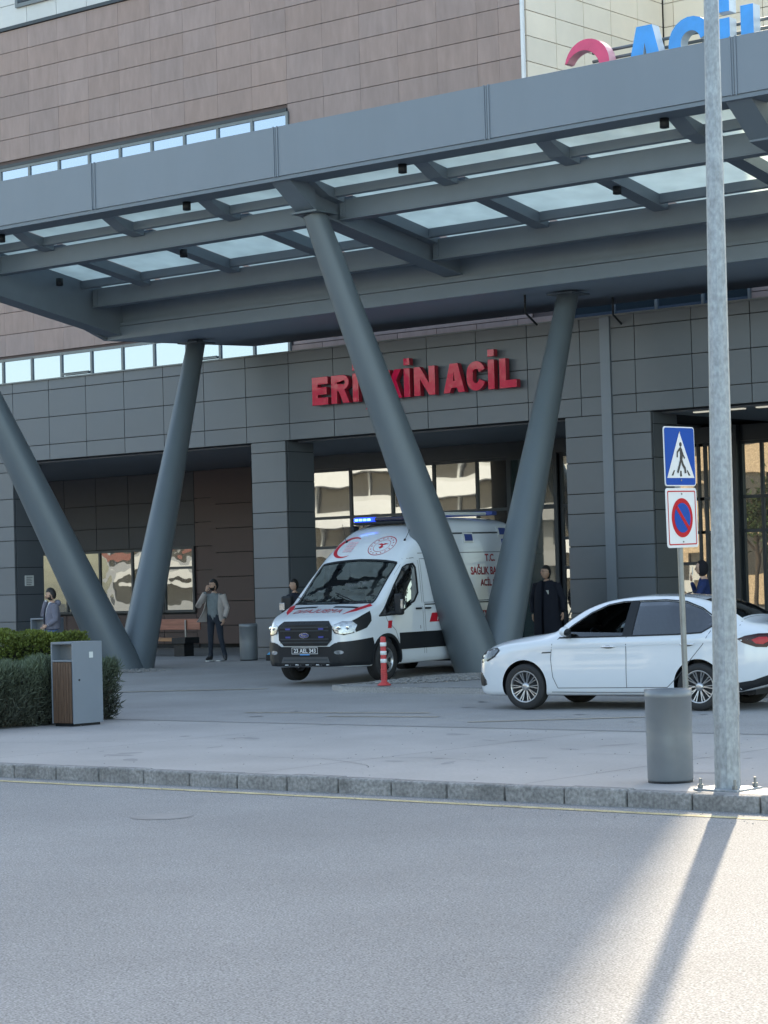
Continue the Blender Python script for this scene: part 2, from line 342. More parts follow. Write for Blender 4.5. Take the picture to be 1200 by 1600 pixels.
for X in (-42.77, -33.76, -24.19):   # reveals of the piers
    mb = MB(); panels(mb, [38.06, 38.95], prow, 0, axis='y', X=X+.003, v=.03); P(mb.build('reveal_cladding', M['panel']))
mb = MB(); mb.box(-61, -8, 37.95, 38.5, 6.975, 7.005); P(mb.build('parapet_cap', M['frame_grey']))
mb = MB(); mb.box(PIPE[0], PIPE[1], 37.965, 38.04, Z0, 6.97); P(mb.build('downpipe_cover', M['canopy']))
mb.v and None
mb = MB(); mb.box(-61, -39.35, 38.41, 45.2, 5.0, 5.06); mb.box(-39.34, -26.2, 38.41, 43.2, 5.0, 5.06); mb.box(-24.2, -17.2, 38.41, 43.2, 5.0, 5.06)
P(mb.build('soffit', M['soffit']))
mb = MB(); mb.box(-60.8, -8.1, 38.42, 40.98, 5.08, 6.68); mb.box(-60.8, -8.1, 40.99, 50, 5.08, 6.9); P(mb.build('wing_sun_block', M['panel_back']))  # unseen solid fill, added to stop sunlight leaking onto the soffit
mb = MB(); mb.box(-39.2, -8.1, 43.35, 50, Z0, 5.05); P(mb.build('rear_sun_block', M['panel_back']))  # unseen solid behind the lobby, added to block the sun
for X in (-23.6, -22.9, -22.2):
    mb = MB(); mb.box(X, X+.42, 38.6, 38.72, 4.975, 4.998); P(mb.build('ceiling_lamp', emis('lamp_strip', (.95, .95, .9), .12)))
# recess at the left: dark red cladding with low windows
mb = MB()
zz = [Z0+.1, .9, 1.0, 1.55, 2.2, 2.9, 3.55, 4.2, 5.0]
panels(mb, steps(-60, -43.36, -43.3, 1.3), [Z0+.1, .62, 1.12], 45, v=.08)
panels(mb, [-43.36, -42.55], [.3, 1.0, 1.65, 2.3, 2.95, 3.6, 4.25, 5.0], 45, v=.05); panels(mb, [-42.55, -40.9, -39.4], [.3, .8, 1.45, 2.1, 2.75, 3.4, 4.05, 5.0], 44.8, v=.05)
P(mb.build('recess_cladding', M['brick']))
mb = MB(); panels(mb, steps(-60, -43.36, -43.3, 1.3), [2.95, 3.55, 4.2, 5.0], 45, v=.08); P(mb.build('upper_recess_cladding', M['recess_dark']))
mb = MB(); mb.box(-61, -43.36, 45.06, 45.4, Z0, 5.0); mb.box(-43.3, -39.3, 45.06, 45.4, Z0, 5.0); mb.box(-61, -60.9, 38.0, 45, Z0, 5); P(mb.build('recess_wall', M['panel_back']))
def window(par, x0, x1, y, z0, z1, bars_x=(), bars_z=(), fr=.05, glass='glazing', frm='frame', tilt=.004, dep=.06):
    """frame with mullions, one pane per opening"""
    mb = MB(); xs = [x0]+list(bars_x)+[x1]; zs = [z0]+list(bars_z)+[z1]
    for i, x in enumerate(xs):
        hw = fr/2; mb.box(x-hw, x+hw, y-dep, y, z0-hw, z1+hw)
    for z in zs:
        for a, b in zip(xs, xs[1:]): mb.box(a+fr/2, b-fr/2, y-dep+.004, y, z-fr/2, z+fr/2)
    f = mb.build('window', M[frm]); par(f)
    for a, b in zip(xs, xs[1:]):
        for c_, d in zip(zs, zs[1:]):
            mg = MB(); t1, t2 = random.uniform(-tilt, tilt), random.uniform(-tilt, tilt); hx, hz = (b-a)/2, (d-c_)/2
            mg.hexa([((a+b)/2+sx*hx, y-.02+sy*.005+sx*hx*t1+sz*hz*t2, (c_+d)/2+sz*hz) for sz in (-1, 1) for sx, sy in ((-1, -1), (1, -1), (1, 1), (-1, 1))])
            g = mg.build('pane', M[glass]); g.parent = f
    return f
window(P, -54.5, -44.55, 45, 1.2, 2.9, (-53.3, -52.1, -50.9, -49.7, -48.4, -47.05, -45.75), (), .07, 'lowglass')
window(P, -44.5, -43.4, 45, 1.2, 2.92, (), (2.38,), .07, 'lowglass')
# entrance glazing
mbs = MB(); mbs.box(-37.6, -26.2, 43.05, 43.3, Z0, 5.0); mbs.box(-24.3, -17.2, 43.05, 43.3, Z0, 5); mbs.box(-39.4, -39.3, 43.0, 45.3, Z0, 5); mbs.box(-39.3, -37.6, 43.02, 43.3, Z0, 5); mbs.box(-26.25, -24.2, 43.05, 43.3, Z0, 5); mbs.box(-17.2, -17.1, 39, 43, Z0, 5)
P(mbs.build('lobby_backing', M['dark']))
window(P, -37.4, -31.3, 43, .3, 4.62, (-36.07, -34.76, -33.48, -32.2), (.95, 2.72, 3.45), .07, 'glazing', tilt=.007)
mb = MB(); mb.box(-37.5, -17.2, 42.95, 43.04, 4.66, 5.0); P(mb.build('spandrel', M['frame']))
window(P, -31.2, -29.9, 42.9, .3, 4.62, (), (3.45,), .1, 'darkglass', tilt=.002)
window(P, -29.8, -26.0, 43, .3, 4.62, (-29.0, -28.1, -27.1), (2.05, 2.72, 3.45), .07, 'glazing', tilt=.006)
window(P, -27.2, -25.4, 43, .3, 4.62, (-26.75, -26.17, -25.87), (2.72, 3.45), .06, 'glazing', tilt=.006)
window(P, -25.1, -17.4, 43, .3, 4.62, (-24.6, -24.1, -22.9, -21.6, -20.3, -19), (2.72, 3.45), .07, 'glazing', tilt=.006)
mb = MB(); mb.box(-25.4, -25.12, 42.8, 43, Z0, 5); mb.box(-24.22, -24.12, 42.86, 42.93, Z0, 4.6); P(mb.build('door_post', M['frame']))
# ------------------------------------------------------------------ tall block with pink stone
tower = empty('stone_tower', (-55, 41, Z0), 0, 'tall block clad in dusky pink stone with a white storey above', 'building')
def T(o): o.parent = tower; o.matrix_parent_inverse = Matrix.Translation((55, -41, -Z0)); return o
PJ = [-29.10, -29.78, -30.38]+[-30.38-1.14*k for k in range(1, 30)]; PJ = sorted(PJ)
zr = [16.83-.58*k for k in range(0, 17)]; zr = sorted(zr)
def skp(x, z): return (x < -36.07 and 12.14 < z < 13.25) or (x < -36.2 and z < 8.1)
mb = MB(); panels(mb, PJ, zr, 41, v=.055, hue=.022, gap=.016, gx=.006, skip=skp)
panels(mb, [x for x in steps(-36.2, -28.34, -28.34, 1.14)], [6.9, 7.55], 41, v=.06, hue=.02)
panels(mb, [-63, PJ[0]], [8.1, 12.14], 41, v=.03); panels(mb, steps(-23.6, -8, -23.6, 1.14), [6.9, 7.55, 8.13, 8.71, 9.3, 9.9, 10.5, 11.1], 41, v=.08, hue=.02)
panels(mb, steps(-29.1, -23.6, -29.1, 1.14), [7.75, 8.3, 8.9, 9.5, 10.1, 11.1], 41, v=.08, hue=.02)
T(mb.build('stone_cladding', M['pink']))
mb = MB(); mb.box(-85, -29.15, 41.045, 50.5, 6.94, 36); mb.box(-29.14, -8, 41.1, 46, 7, 11.1); T(mb.build('tower_wall', M['pinkback']))
mb = MB(); mb.box(-63, -36.07, 40.93, 40.995, 13.16, 13.24); mb.box(-63, -29.1, 40.95, 40.995, 16.84, 16.93); T(mb.build('drip_trim', M['frame']))
mb = MB(); mb.box(-29.14, -29.06, 40.94, 41.0, 11, 36); T(mb.build('corner_trim', M['white']))
WX = [-36.07-1.14*k for k in range(0, 22)][::-1]
window(T, WX[0], WX[-1], 41, 12.16, 13.12, WX[1:-1], (), .075, 'skyglass', 'frame_grey', .002)
lw = [-36.18-1.135*k for k in range(0, 22)][::-1]
window(T, lw[0], lw[-1], 41, 7.05, 8.02, lw[1:-1], (), .07, 'skyglass', 'frame_grey', .002)
for i in (-1, 3, 9, 13):
    mb = MB(); mb.box(lw[-1-3]-1.135*(i)-1.06, lw[-1-3]-1.135*i-.07, 40.90, 40.93, 7.44, 7.48); mb.box(lw[-1-3]-1.135*(i)-1.06, lw[-1-3]-1.135*i-.07, 40.90, 40.93, 7.47, 7.50); T(mb.build('opening_sash', M['frame_grey']))
window(T, -28.34, -23.62, 41, 6.98, 7.7, (-26.93, -25.86, -24.72), (), .06, 'skyglass', 'frame_grey', .002)
# white storey
mb = MB(); zw = [16.93+.58*k for k in range(0, 33)]
def skw(x, z): return 17.45 < z < 19.4 and ((x+45.45) % 2.55) < 1.45 and x < -43
panels(mb, PJ, zw, 41, v=.03, skip=skw); T(mb.build('white_cladding', M['white_panel']))
for k in range(-3, 1):
    xa = -45.42+2.55*k+.0
    f = window(T, xa-.1, xa+1.35, 41.02, 17.42, 19.35, (), (), .1, 'skyglass', 'frame_grey', .002, .1)
    mb = MB()
    for j in range(14): mb.box(xa, xa+1.3, 40.955, 40.975, 17.5+j*.13, 17.56+j*.13)
    o = mb.build('blind', M['frame']); o.parent = f
# cream flank
mb = MB(); zc = [14.37+.57*k for k in range(-8, 38)]
panels(mb, [41.06, 42.2, 43.32, 44.45, 45.6, 46.7], zc, 0, axis='y', X=-29.06, v=.04, hue=.01)
T(mb.build('cream_flank_cladding', M['cream']))
mb = MB(); mb.box(-29.15, -29.115, 41.1, 46.7, 9, 36); T(mb.build('flank_wall', M['creamback']))
annex = empty('cream_block', (-25, 46.7, Z0), 0, 'cream panelled block rising behind the rooftop letters', 'building')
mb = MB(); xs_ = [-29.06, -28.78]+[-28.78+1.14*k for k in range(1, 5)]
panels(mb, xs_[:3]+[-26.36], [z for z in zc], 46.75, v=.03, hue=.01); panels(mb, [-26.36, -25.7, -24.5, -23.3, -22.1, -20.9, -19.7], zc[:12], 46.75, v=.03, hue=.01)
o = mb.build('cladding', M['cream']); o.parent = annex; o.matrix_parent_inverse = Matrix.Translation((25, -46.7, -Z0))
mb = MB(); mb.prism([(-29.1, 46.8), (-26.52, 46.8), (-29.1, 50.5), (-31, 50.5)], 6, 36); mb.box(-26.515, -19.7, 46.81, 52, 6, 16.6)  # upper wedge is unseen, its plan shaped to set the road's shadow edge
o = mb.build('block_wall', M['creamback']); o.parent = annex; o.matrix_parent_inverse = Matrix.Translation((25, -46.7, -Z0))
# ================================================================== canopy
can = empty('entrance_canopy', (-26.67, 30, 9), 0, 'wide grey steel canopy with frosted skylights sloping back to the wing', 'canopy')
def K(o): o.parent = can; o.matrix_parent_inverse = Matrix.Translation((26.67, -30, -9)); return o
CX0, CX1 = -36.15, -8.0; S = -.17
MAIN = [-35.92, -26.67, -17.42]
mb = MB(); fx = [CX0, -35.92]+[-31.30+4.625*k for k in range(0, 6)]
for a, b in zip(fx, fx[1:]): mb.bevbox(a+.003, b-.003, 30-.03, 30.05, 9.0, 9.88, .006)
mb.box(CX0, CX1, 30.03, 30.5, 9.84, 9.87)
K(mb.build('fascia', M['canopy']))
for x in fx[2:]:
    mb = MB(); mb.box(x-.055, x-.035, 29.955, 29.97, 8.99, 9.89); mb.box(x+.035, x+.055, 29.955, 29.97, 8.99, 9.89); K(mb.build('fascia_joint', M['canopy']))
mb = MB(); mb.box(CX0, CX1, 29.99, 30.555, 8.93, 8.995); K(mb.build('edge_soffit', M['beam']))
def sl(Y, z0=9.0): return z0+S*(Y-30.6)
def slab(mb, x0, x1, y0, y1, top, th, th1=None):   # sloping bar; top = function of Y
    th1 = th if th1 is None else th1
    mb.hexa([(x0, y0, top(y0)-th), (x1, y0, top(y0)-th), (x1, y1, top(y1)-th1), (x0, y1, top(y1)-th1), (x0, y0, top(y0)), (x1, y0, top(y0)), (x1, y1, top(y1)), (x0, y1, top(y1))])
for i, X in enumerate(MAIN):
    mb = MB(); w_ = .22; ex = .36 if i == 0 else 0
    bot = lambda Y: 8.47-.172*(Y-30.6)-ex
    mb.hexa([(X-w_, 30.03, 8.96), (X+w_, 30.03, 8.96), (X+w_, 30.75, bot(30.75)), (X-w_, 30.75, bot(30.75)), (X-w_, 30.03, 8.99), (X+w_, 30.03, 8.99), (X+w_, 30.75, 8.93), (X-w_, 30.75, 8.93)])
    slab(mb, X-w_, X+w_, 30.75, 35.25, bot, .03)           # bottom flange
    mb.hexa([(X-.16, 30.75, bot(30.75)), (X+.16, 30.75, bot(30.75)), (X+.16, 35.2, bot(35.2)), (X-.16, 35.2, bot(35.2)), (X-.16, 30.75, sl(30.75)), (X+.16, 30.75, sl(30.75)), (X+.16, 35.2, sl(35.2)), (X-.16, 35.2, sl(35.2))])
    K(mb.build('main_beam', M['beam']))
mb = MB(); 
for ya, yb, za, zb_, zc_, zd in ((29.97, 34.95, 8.95, 7.27, 9.88, 8.9), (34.951, 39.8, 7.27, 7.46, 8.9, 8.1)): mb.hexa([(CX0-.12, ya, za), (CX0-.01, ya, za), (CX0-.01, yb, zb_), (CX0-.12, yb, zb_), (CX0-.12, ya, zc_), (CX0-.01, ya, zc_), (CX0-.01, yb, zd), (CX0-.12, yb, zd)])
K(mb.build('side_fascia', M['canopy']))
bays = [(-35.7, -26.89), (-26.45, -17.64), (-17.2, CX1)]
for nm, Y, zt, dp in (('front', 31.4, 8.72, .35), ('middle', 34.1, 8.28, .38)):
    for a, b in bays:
        mb = MB(); mb.bevbox(a, b, Y, Y+.2, zt-dp, zt, .012); mb.box(a, b, Y-.03, Y+.23, zt-dp-.02, zt-dp)
        bm_ = K(mb.build('cross_beam', M['beam']))
        for ex_ in (a+.02, b-.14):
            mb = MB(); mb.box(ex_, ex_+.12, Y-.022, Y-.001, zt-dp+.03, zt-.03)
            for q in range(4): mb.box(ex_+.035, ex_+.065, Y-.035, Y-.022, zt-dp+.06+q*.07, zt-dp+.09+q*.07)
            o = mb.build('bolt_plate', M['beam']); o.parent = bm_
PUR = [-36.5+2.548*k for k in range(1, 12)]      # right edge of each purlin
for x in PUR:
    mb = MB(); slab(mb, x-.30, x, 30.56, 30.95, lambda Y: sl(Y)-.02, .055, .19); slab(mb, x-.30, x, 30.951, 31.39, lambda Y: sl(Y)-.02, .19); slab(mb, x-.30, x, 31.61, 34.09, lambda Y: sl(Y)-.02, .20); K(mb.build('purlin', M['beam']))
edges = [-35.76]+[v for x in PUR for v in (x-.3, x)]+[CX1]
for Yc in (31.10, 33.80):
    for a, b in zip(edges[::2], edges[1::2]):
        mb = MB(); slab(mb, a+.001, b-.001, Yc, Yc+.08, lambda Y: sl(Y)-.021, .16); K(mb.build('glazing_bar', M['beam']))
for a, b in zip(edges[::2], edges[1::2]):
    for y0, y1 in ((30.56, 31.35), (31.36, 34.48)):
        mb = MB(); slab(mb, a-.05, b+.05, y0, y1, lambda Y: sl(Y)+.02, .015); K(mb.build('skylight', M['frost']))
mb = MB(); slab(mb, CX0, CX1, 34.49, 35.3, lambda Y: sl(Y)+.0, .06); K(mb.build('rear_soffit', M['beam']))
for a, b in bays:
    mb = MB()
    x = a+1.3
    while x < b-.3: slab(mb, x, x+.25, 34.5, 35.0, lambda Y: sl(Y)-.06, .16); x += 2.55
    K(mb.build('rear_rib', M['beam']))
mb = MB(); mb.box(-36.14, CX1, 35.02, 35.25, 7.62, 8.2); mb.box(-36.14, CX1, 34.94, 35.3, 7.55, 7.62); K(mb.build('rear_beam', M['beam']))
mb = MB(); mb.hexa([(-36.14, 34.95, 7.27), (CX1, 34.95, 7.27), (CX1, 39.8, 7.46), (-36.14, 39.8, 7.46), (-36.14, 34.95, 7.53), (CX1, 34.95, 7.53), (CX1, 39.8, 7.64), (-36.14, 39.8, 7.64)]); K(mb.build('rear_slab', M['slab']))
mb = MB(); mb.box(-36.14, CX1, 34.925, 34.946, 7.262, 7.535); K(mb.build('slab_edge', M['beam']))  # strip in beam paint covers the slab's lightened front face
mb = MB(); mb.box(-36.1, CX1, 35.31, 35.38, 7.54, 8.2); slab(mb, -36.1, CX1, 35.4, 39.8, lambda Y: 8.2-.05*(Y-35.4), .05); K(mb.build('rear_roof', M['canopy']))
for X, Y, z in ((-29.29, 30.4, 8.93), (-24.18, 30.4, 8.93), (-18.94, 30.4, 8.93), (-31.4, 32.47, 8.49), (-21.33, 32.66, 8.46), (-34.4, 30.4, 8.93), (-35.55, 33.0, 8.4)):
    mb = MB(); mb.lathe([(.0, z), (.075, z), (.075, z-.15), (.055, z-.155), (.05, z-.12), (0, z-.12)], 16, Matrix.Translation((X, Y, 0))); K(mb.build('spotlight', M['black']))
for X, Y in ((-25.7, 36.0), (-24.8, 37.7)):
    mb = MB(); mb.tube([(X, Y, 7.3), (X, Y, 6.95), (X-.02, Y+.4, 6.75)], .022, 8); K(mb.build('hanger_rod', M['black']))
# V columns
for (bx, by, fd, bd) in ((-24.80, 33.3, (-1.82, -2.40, 8.44), (-.15, 3.08, 7.28)), (-34.16, 33.45, (-2.25, -3.15, 8.15), (-1.2, 3.45, 7.28))):
    first = bx > -30
    v = empty('v_column', (bx, by, .12), 0, 'thick grey V column rising beside the ambulance' if first else 'thick grey V column rising behind the clipped hedges', 'column', 'slanted V columns under the canopy')
    for nm, d, rb, rt in (('leg', fd, .455, .215), ('leg', bd, .40, .20)):
        mb = MB(); top = Vector((d[0], d[1], d[2]-.12)); bs = Vector((0, 0, -.1)); off = Vector((d[0], d[1], 0)).normalized()*.12
        ps = [bs+off*(1) + (top-bs-off)*t for t in (0, .1, .25, .4, .55, .7, .85, 1.0)]
        rr = [rb+(rt-rb)*min(1, t*1.0)**.9 for t in (0, .1, .25, .4, .55, .7, .85, 1)]
        mb.tube(ps, rr, 40, caps=True); o = mb.build('leg', M['column'], v)
    mb = MB(); mb.bevbox(fd[0]-.3, fd[0]+.3, fd[1]-.3, fd[1]+.3, fd[2]-.14, fd[2]-.10, .005); mb.build('cap_plate', M['column'], v)
    mb = MB(); mb.bevbox(bd[0]-.3, bd[0]+.3, bd[1]-.3, bd[1]+.3, bd[2]-.15, bd[2]-.12, .005); mb.build('cap_plate', M['column'], v)
# ================================================================== letters
def text_bm(s, size=1, ext=0, off=0, sx=1, font=None, bev=0, space=1):
    c = bpy.data.curves.new('t', 'FONT'); c.body = s; c.size = size; c.extrude = ext; c.offset = off; c.bevel_depth = bev; c.space_character = space; c.resolution_u = 4
    o = bpy.data.objects.new('t', c); col.objects.link(o); dg = bpy.context.evaluated_depsgraph_get(); dg.update()
    me = bpy.data.meshes.new_from_object(o.evaluated_get(dg)); bm = bmesh.new(); bm.from_mesh(me)
    bpy.data.objects.remove(o); bpy.data.meshes.remove(me); bpy.data.curves.remove(c)
    for v in bm.verts: v.co.x *= sx
    return bm
def bb(bm):
    xs = [v.co.x for v in bm.verts]; ys = [v.co.y for v in bm.verts]; return min(xs), max(xs), min(ys), max(ys)
def block_letter(ch, w, h, s):
    """bold sign letter as list of (x,y) polygons, union-able strips"""
    c = s*.35
    if ch == 'E': return [[(0, 0), (w, 0), (w, s), (s, s), (s, (h-s)/2), (w*.92, (h-s)/2), (w*.92, (h+s)/2), (s, (h+s)/2), (s, h-s), (w, h-s), (w, h), (0, h)]]
    if ch == 'L': return [[(0, 0), (w, 0), (w, s), (s, s), (s, h), (0, h)]]
    if ch in 'Iİ':
        r = [[(0, 0), (s, 0), (s, h), (0, h)]]
        if ch == 'İ': r.append([(0.005, h+s*.55), (s-.005, h+s*.55), (s-.005, h+s*1.4), (.005, h+s*1.4)])
        return r
    if ch == 'N': return [[(0, 0), (s, 0), (s, h*.60), (w-s*1.05, 0), (w, 0), (w, h), (w-s, h), (w-s, h*.40), (s*1.05, h), (0, h)]]
    if ch == 'K': return [[(0, 0), (s, 0), (s, h*.33), (s*1.5, h*.45), (w-s*1.15, 0), (w+s*.1, 0), (s*2.05, h*.60), (w, h), (w-s*1.15, h), (s, h*.58), (s, h), (0, h)]]
    if ch == 'A': return [[(0, 0), (s*1.05, 0), (w*.5-s*.42, h*.36), (w*.5-s*.42, h*.36)], ] and [[(0, 0), (s, 0), (s*1.28, h*.18), (w-s*1.28, h*.18), (w-s, 0), (w, 0), (w*.5+s*.62, h), (w*.5-s*.62, h)], ]
    return []
def outline(splines, ext, bev=0.0):
    c = bpy.data.curves.new('t', 'CURVE'); c.dimensions = '2D'; c.fill_mode = 'BOTH'; c.extrude = ext; c.bevel_depth = bev
    for pts in splines:
        s = c.splines.new('POLY'); s.points.add(len(pts)-1)
        for p, q in zip(s.points, pts): p.co = (q[0], q[1], 0, 1)
        s.use_cyclic_u = True
    o = bpy.data.objects.new('t', c); col.objects.link(o); dg = bpy.context.evaluated_depsgraph_get(); dg.update()
    me = bpy.data.meshes.new_from_object(o.evaluated_get(dg)); bm = bmesh.new(); bm.from_mesh(me)
    bpy.data.objects.remove(o); bpy.data.meshes.remove(me); bpy.data.curves.remove(c); return bm
def stroke(pts, w):
    pts = [Vector(p) for p in pts]; L_, R_ = [], []
    for i, p in enumerate(pts):
        d = (pts[min(i+1, len(pts)-1)]-pts[max(i-1, 0)]).normalized(); n = Vector((-d.y, d.x))*w/2; L_.append(tuple(p+n)); R_.append(tuple(p-n))
    return L_+R_[::-1]
def arc(cx, cy, rx, ry, a0, a1, n=14): return [(cx+rx*math.cos(R(a0+(a1-a0)*i/n)), cy+ry*math.sin(R(a0+(a1-a0)*i/n))) for i in range(n+1)]
def glyph(ch, w, h, s):
    if ch == 'E': return [[(0, 0), (w, 0), (w, s), (s, s), (s, (h-s)/2), (w*.92, (h-s)/2), (w*.92, (h+s)/2), (s, (h+s)/2), (s, h-s), (w, h-s), (w, h), (0, h)]]
    if ch == 'L': return [[(0, 0), (w, 0), (w, s), (s, s), (s, h), (0, h)]]
    if ch in 'Iİ':
        r = [[(0, 0), (s, 0), (s, h), (0, h)]]
        if ch == 'İ': r.append([(0, h+s*.5), (s, h+s*.5), (s, h+s*1.4), (0, h+s*1.4)])
        return r
    if ch == 'N': return [[(0, 0), (s, 0), (s, h*.60), (w-s*1.0, 0), (w, 0), (w, h), (w-s, h), (w-s, h*.40), (s*1.0, h), (0, h)]]
    if ch == 'K': return [[(0, 0), (s, 0), (s, h*.33), (s*1.45, h*.45), (w-s*1.15, 0), (w+s*.1, 0), (s*2.1, h*.62), (w, h), (w-s*1.15, h), (s, h*.58), (s, h), (0, h)]]
    if ch == 'A': return [[(0, 0), (s*1.02, 0), (s*1.3, h*.17), (w-s*1.3, h*.17), (w-s*1.02, 0), (w, 0), (w*.5+s*.66, h), (w*.5-s*.66, h)], [(s*1.62, h*.17+s*.9), (w-s*1.62, h*.17+s*.9), (w*.5, h*.78)]]
    if ch == 'R':
        b = h*.48; r1 = (h-b)/2
        return [[(0, 0), (s, 0), (s, b-s*.15), (w*.42, b-s*.15), (w-s*1.05, 0), (w+s*.08, 0), (w*.74, b+s*.05)]+arc(w-r1*1.0, b+r1, r1, r1, -60, 90, 8)+[(0, h)], [(s, b+s*.8), (w*.5, b+s*.8)]+arc(w-r1*1.05, b+r1, r1*.42, r1*.38, -60, 60, 5)+[(w*.5, h-s*.9), (s, h-s*.9)]]
    if ch == 'C':
        r_ = w/2
        p = arc(r_, h-r_, r_-s/2, r_-s/2, 15, 180, 10)+arc(r_, r_, r_-s/2, r_-s/2, 180, 345, 10); return [stroke(p, s)]
    if ch in 'SŞ':
        r_ = w/2; a = (h-s)/4; p = arc(r_, h-s/2-a, r_-s/2, a, 20, 270, 12)[:-1]+arc(r_, s/2+a, r_-s/2, a, 90, -160, 12); o = [stroke(p, s)]
        if ch == 'Ş': o.append([(r_-s*.35, -s*.12), (r_+s*.35, -s*.12), (r_+s*.55, -s*.6), (r_+s*.1, -s*1.25), (r_-s*.7, -s*1.2), (r_-s*.1, -s*.7)])
        return o
def px2X(x, Y):
    u = (x-600)/FPX; return Y*(-math.sin(PSI)+math.cos(PSI)*u)/(math.cos(PSI)+math.sin(PSI)*u)
def letter_thing(par, ch, X, Y, z, w, h, s, dep, mats):
    bm = outline(glyph(ch, w, h, s), dep/2, .006)
    RM = Matrix.Translation((X, Y-dep/2, z)) @ Matrix.Rotation(R(90), 4, 'X')
    mb = MB(); bm.normal_update(); fr = [f.normal.z > .7 for f in bm.faces]; mb.frombm(bm, 0, False, RM); mb.mi = [0 if q else 1 for q in fr]
    o = mb.build('letter', mats); o.parent = par; return o
sg = empty('wall_sign', (-30.1, 38, 5.7), 0, 'red raised lettering ERİŞKİN ACİL on the dark fascia', 'sign')
YS = 37.93
LT = [('E', 489, 513), ('R', 519, 546), ('İ', 552.6, 563), ('Ş', 567, 590), ('K', 602, 628), ('İ', 633, 642), ('N', 649, 681), ('A', 695, 727.5), ('C', 731.5, 760), ('İ', 765, 774), ('L', 783, 809)]
for ch, a, b in LT:
    X0, X1 = px2X(a+4, YS-.12), px2X(b+4, YS-.12); o = letter_thing(sg, ch, X0, YS, 5.73, X1-X0, .60, .15, .12, [M['redsign'], M['redside']]); o.matrix_parent_inverse = Matrix.Translation((30.1, -38, -5.7))
    mb = MB(); 
    for q in (.12, .5): mb.tube([((X0+X1)/2-.02, YS-.02, 5.73+q), ((X0+X1)/2-.02, 38.01, 5.73+q)], .012, 6)
    p = mb.build('stand_off', M['steel']); p.parent = o; p.matrix_parent_inverse = Matrix.Translation((30.1, -38, -5.7))
rs = empty('roof_sign', (-19, 31, 9.8), 0, 'blue rooftop letters with a rose crescent rising above the canopy edge', 'sign')
def RS(o): o.parent = rs; o.matrix_parent_inverse = Matrix.Translation((19, -31, -9.8)); return o
YR = 31.0
for ch, a, w_ in (('A', -19.94, .86), ('C', -19.06, .80), ('İ', -18.17, .22), ('L', -17.75, .62)):
    RS(letter_thing(rs, ch, a, YR, 9.45, w_, 1.10 if ch != 'İ' else .96, .215, .2, [M['bluesign'], M['bluelight']]))
outer = arc(0, 0, .43, .43, 168, -140, 30); inner = arc(-.09, -.085, .345, .35, -128, 148, 26)
bm = outline([outer+inner], .1, .006); RMx = Matrix.Translation((-20.62, YR-.1, 10.1)) @ Matrix.Rotation(R(90), 4, 'X'); bm.normal_update(); fr = [f.normal.z > .7 for f in bm.faces]
mb = MB(); mb.frombm(bm, 0, False, RMx); mb.mi = [0 if q else 1 for q in fr]; RS(mb.build('crescent', [M['rose'], mat('pale_rose_side', (.75, .35, .40), .4)]))
mb = MB()
for z in (10.36, 10.22): mb.tube([(-20.7, YR+.1, z), (-12, YR+.1, z)], .028, 8)
for X in (-20.4, -18.6, -16.8): mb.tube([(X, YR+.1, 9.0), (X, YR+.1, 10.4)], .03, 8)
RS(mb.build('support_rail', M['frame_grey']))
# wall notice
nt_ = MB(); nt_.box(-42.76, -42.74, 38.30, 38.58, 1.98, 2.24); o = nt_.build('wall_notice', M['whitepaper']); tag(o, 'small white notice on the dark pier at the far left', 'notice')
mb = MB()
for k in range(5): mb.box(-42.738, -42.736, 38.34, 38.34+random.uniform(.15, .2), 2.2-k*.045-.012, 2.2-k*.045)
q = mb.build('printed_lines', M['frame']); q.parent = o
# ================================================================== street objects
# lamp post
lp = empty('lamp_post', (-9.975, 16.68, 0), 0, 'tall galvanised tapered steel lamp post at the kerb', 'lamp post')
mb = MB(); mb.tube([(0, 0, .01), (0, 0, 1.0)], [.108, .104], 12, sm=False); mb.tube([(0, 0, .62), (0, 0, .9)], [.1115, .1105], 12, sm=False); mb.tube([(0, 0, .9), (0, 0, 9.2)], [.106, .044], 12, sm=False); mb.build('pole', M['galv'], lp); lp.rotation_euler = (R(-.35), R(.5), 0)
mb = MB(); mb.bevbox(-.21, .21, -.21, .21, .0, .018, .004); mb.build('base_plate', M['galv'], lp)
for sx, sy in ((-1, -1), (1, -1), (1, 1), (-1, 1)):
    mb = MB(); mb.tube([(sx*.165, sy*.165, .0), (sx*.165, sy*.165, .10)], .012, 8); mb.tube([(sx*.165, sy*.165, .02), (sx*.165, sy*.165, .05)], .026, 6, sm=False); mb.build('anchor_bolt', M['steel'], lp)
mb = MB(); mb.tube([(0, 0, 9.15), (0, -.4, 9.6), (0, -1.3, 9.75)], .035, 10); mb.build('arm', M['galv'], lp)
mb = MB(); mb.bevbox(-.14, .14, -1.95, -1.25, 9.7, 9.8, .03); mb.build('lamp_head', M['binmetal'], lp)
# round litter bin
def round_bin(loc, label, r=.203, h=.81, dents=True):
    t = empty('litter_bin', loc, .6, label, 'litter bin', 'round grey litter bins')
    mb = MB(); mb.lathe([(0, .012), (r-.012, .012), (r-.004, .03), (r-.002, h*.5), (r, h-.07), (r+.002, h-.068), (r+.004, h-.06), (r+.004, h), (r-.01, h), (r-.012, h*.3), (0, h*.3)], 48); mb.build('body', M['binmetal'], t)
    mb = MB(); mb.lathe([(0, 0), (r-.008, 0), (r-.008, .018), (0, .018)], 32); mb.build('base_ring', M['black'], t)
    return t
round_bin((-10.80, 17.10, 0), 'round grey metal litter bin beside the lamp post', .203, .81)
round_bin((-34.12, 37.02, .2), 'round grey litter bin in front of the panelled pier', .20, .80)
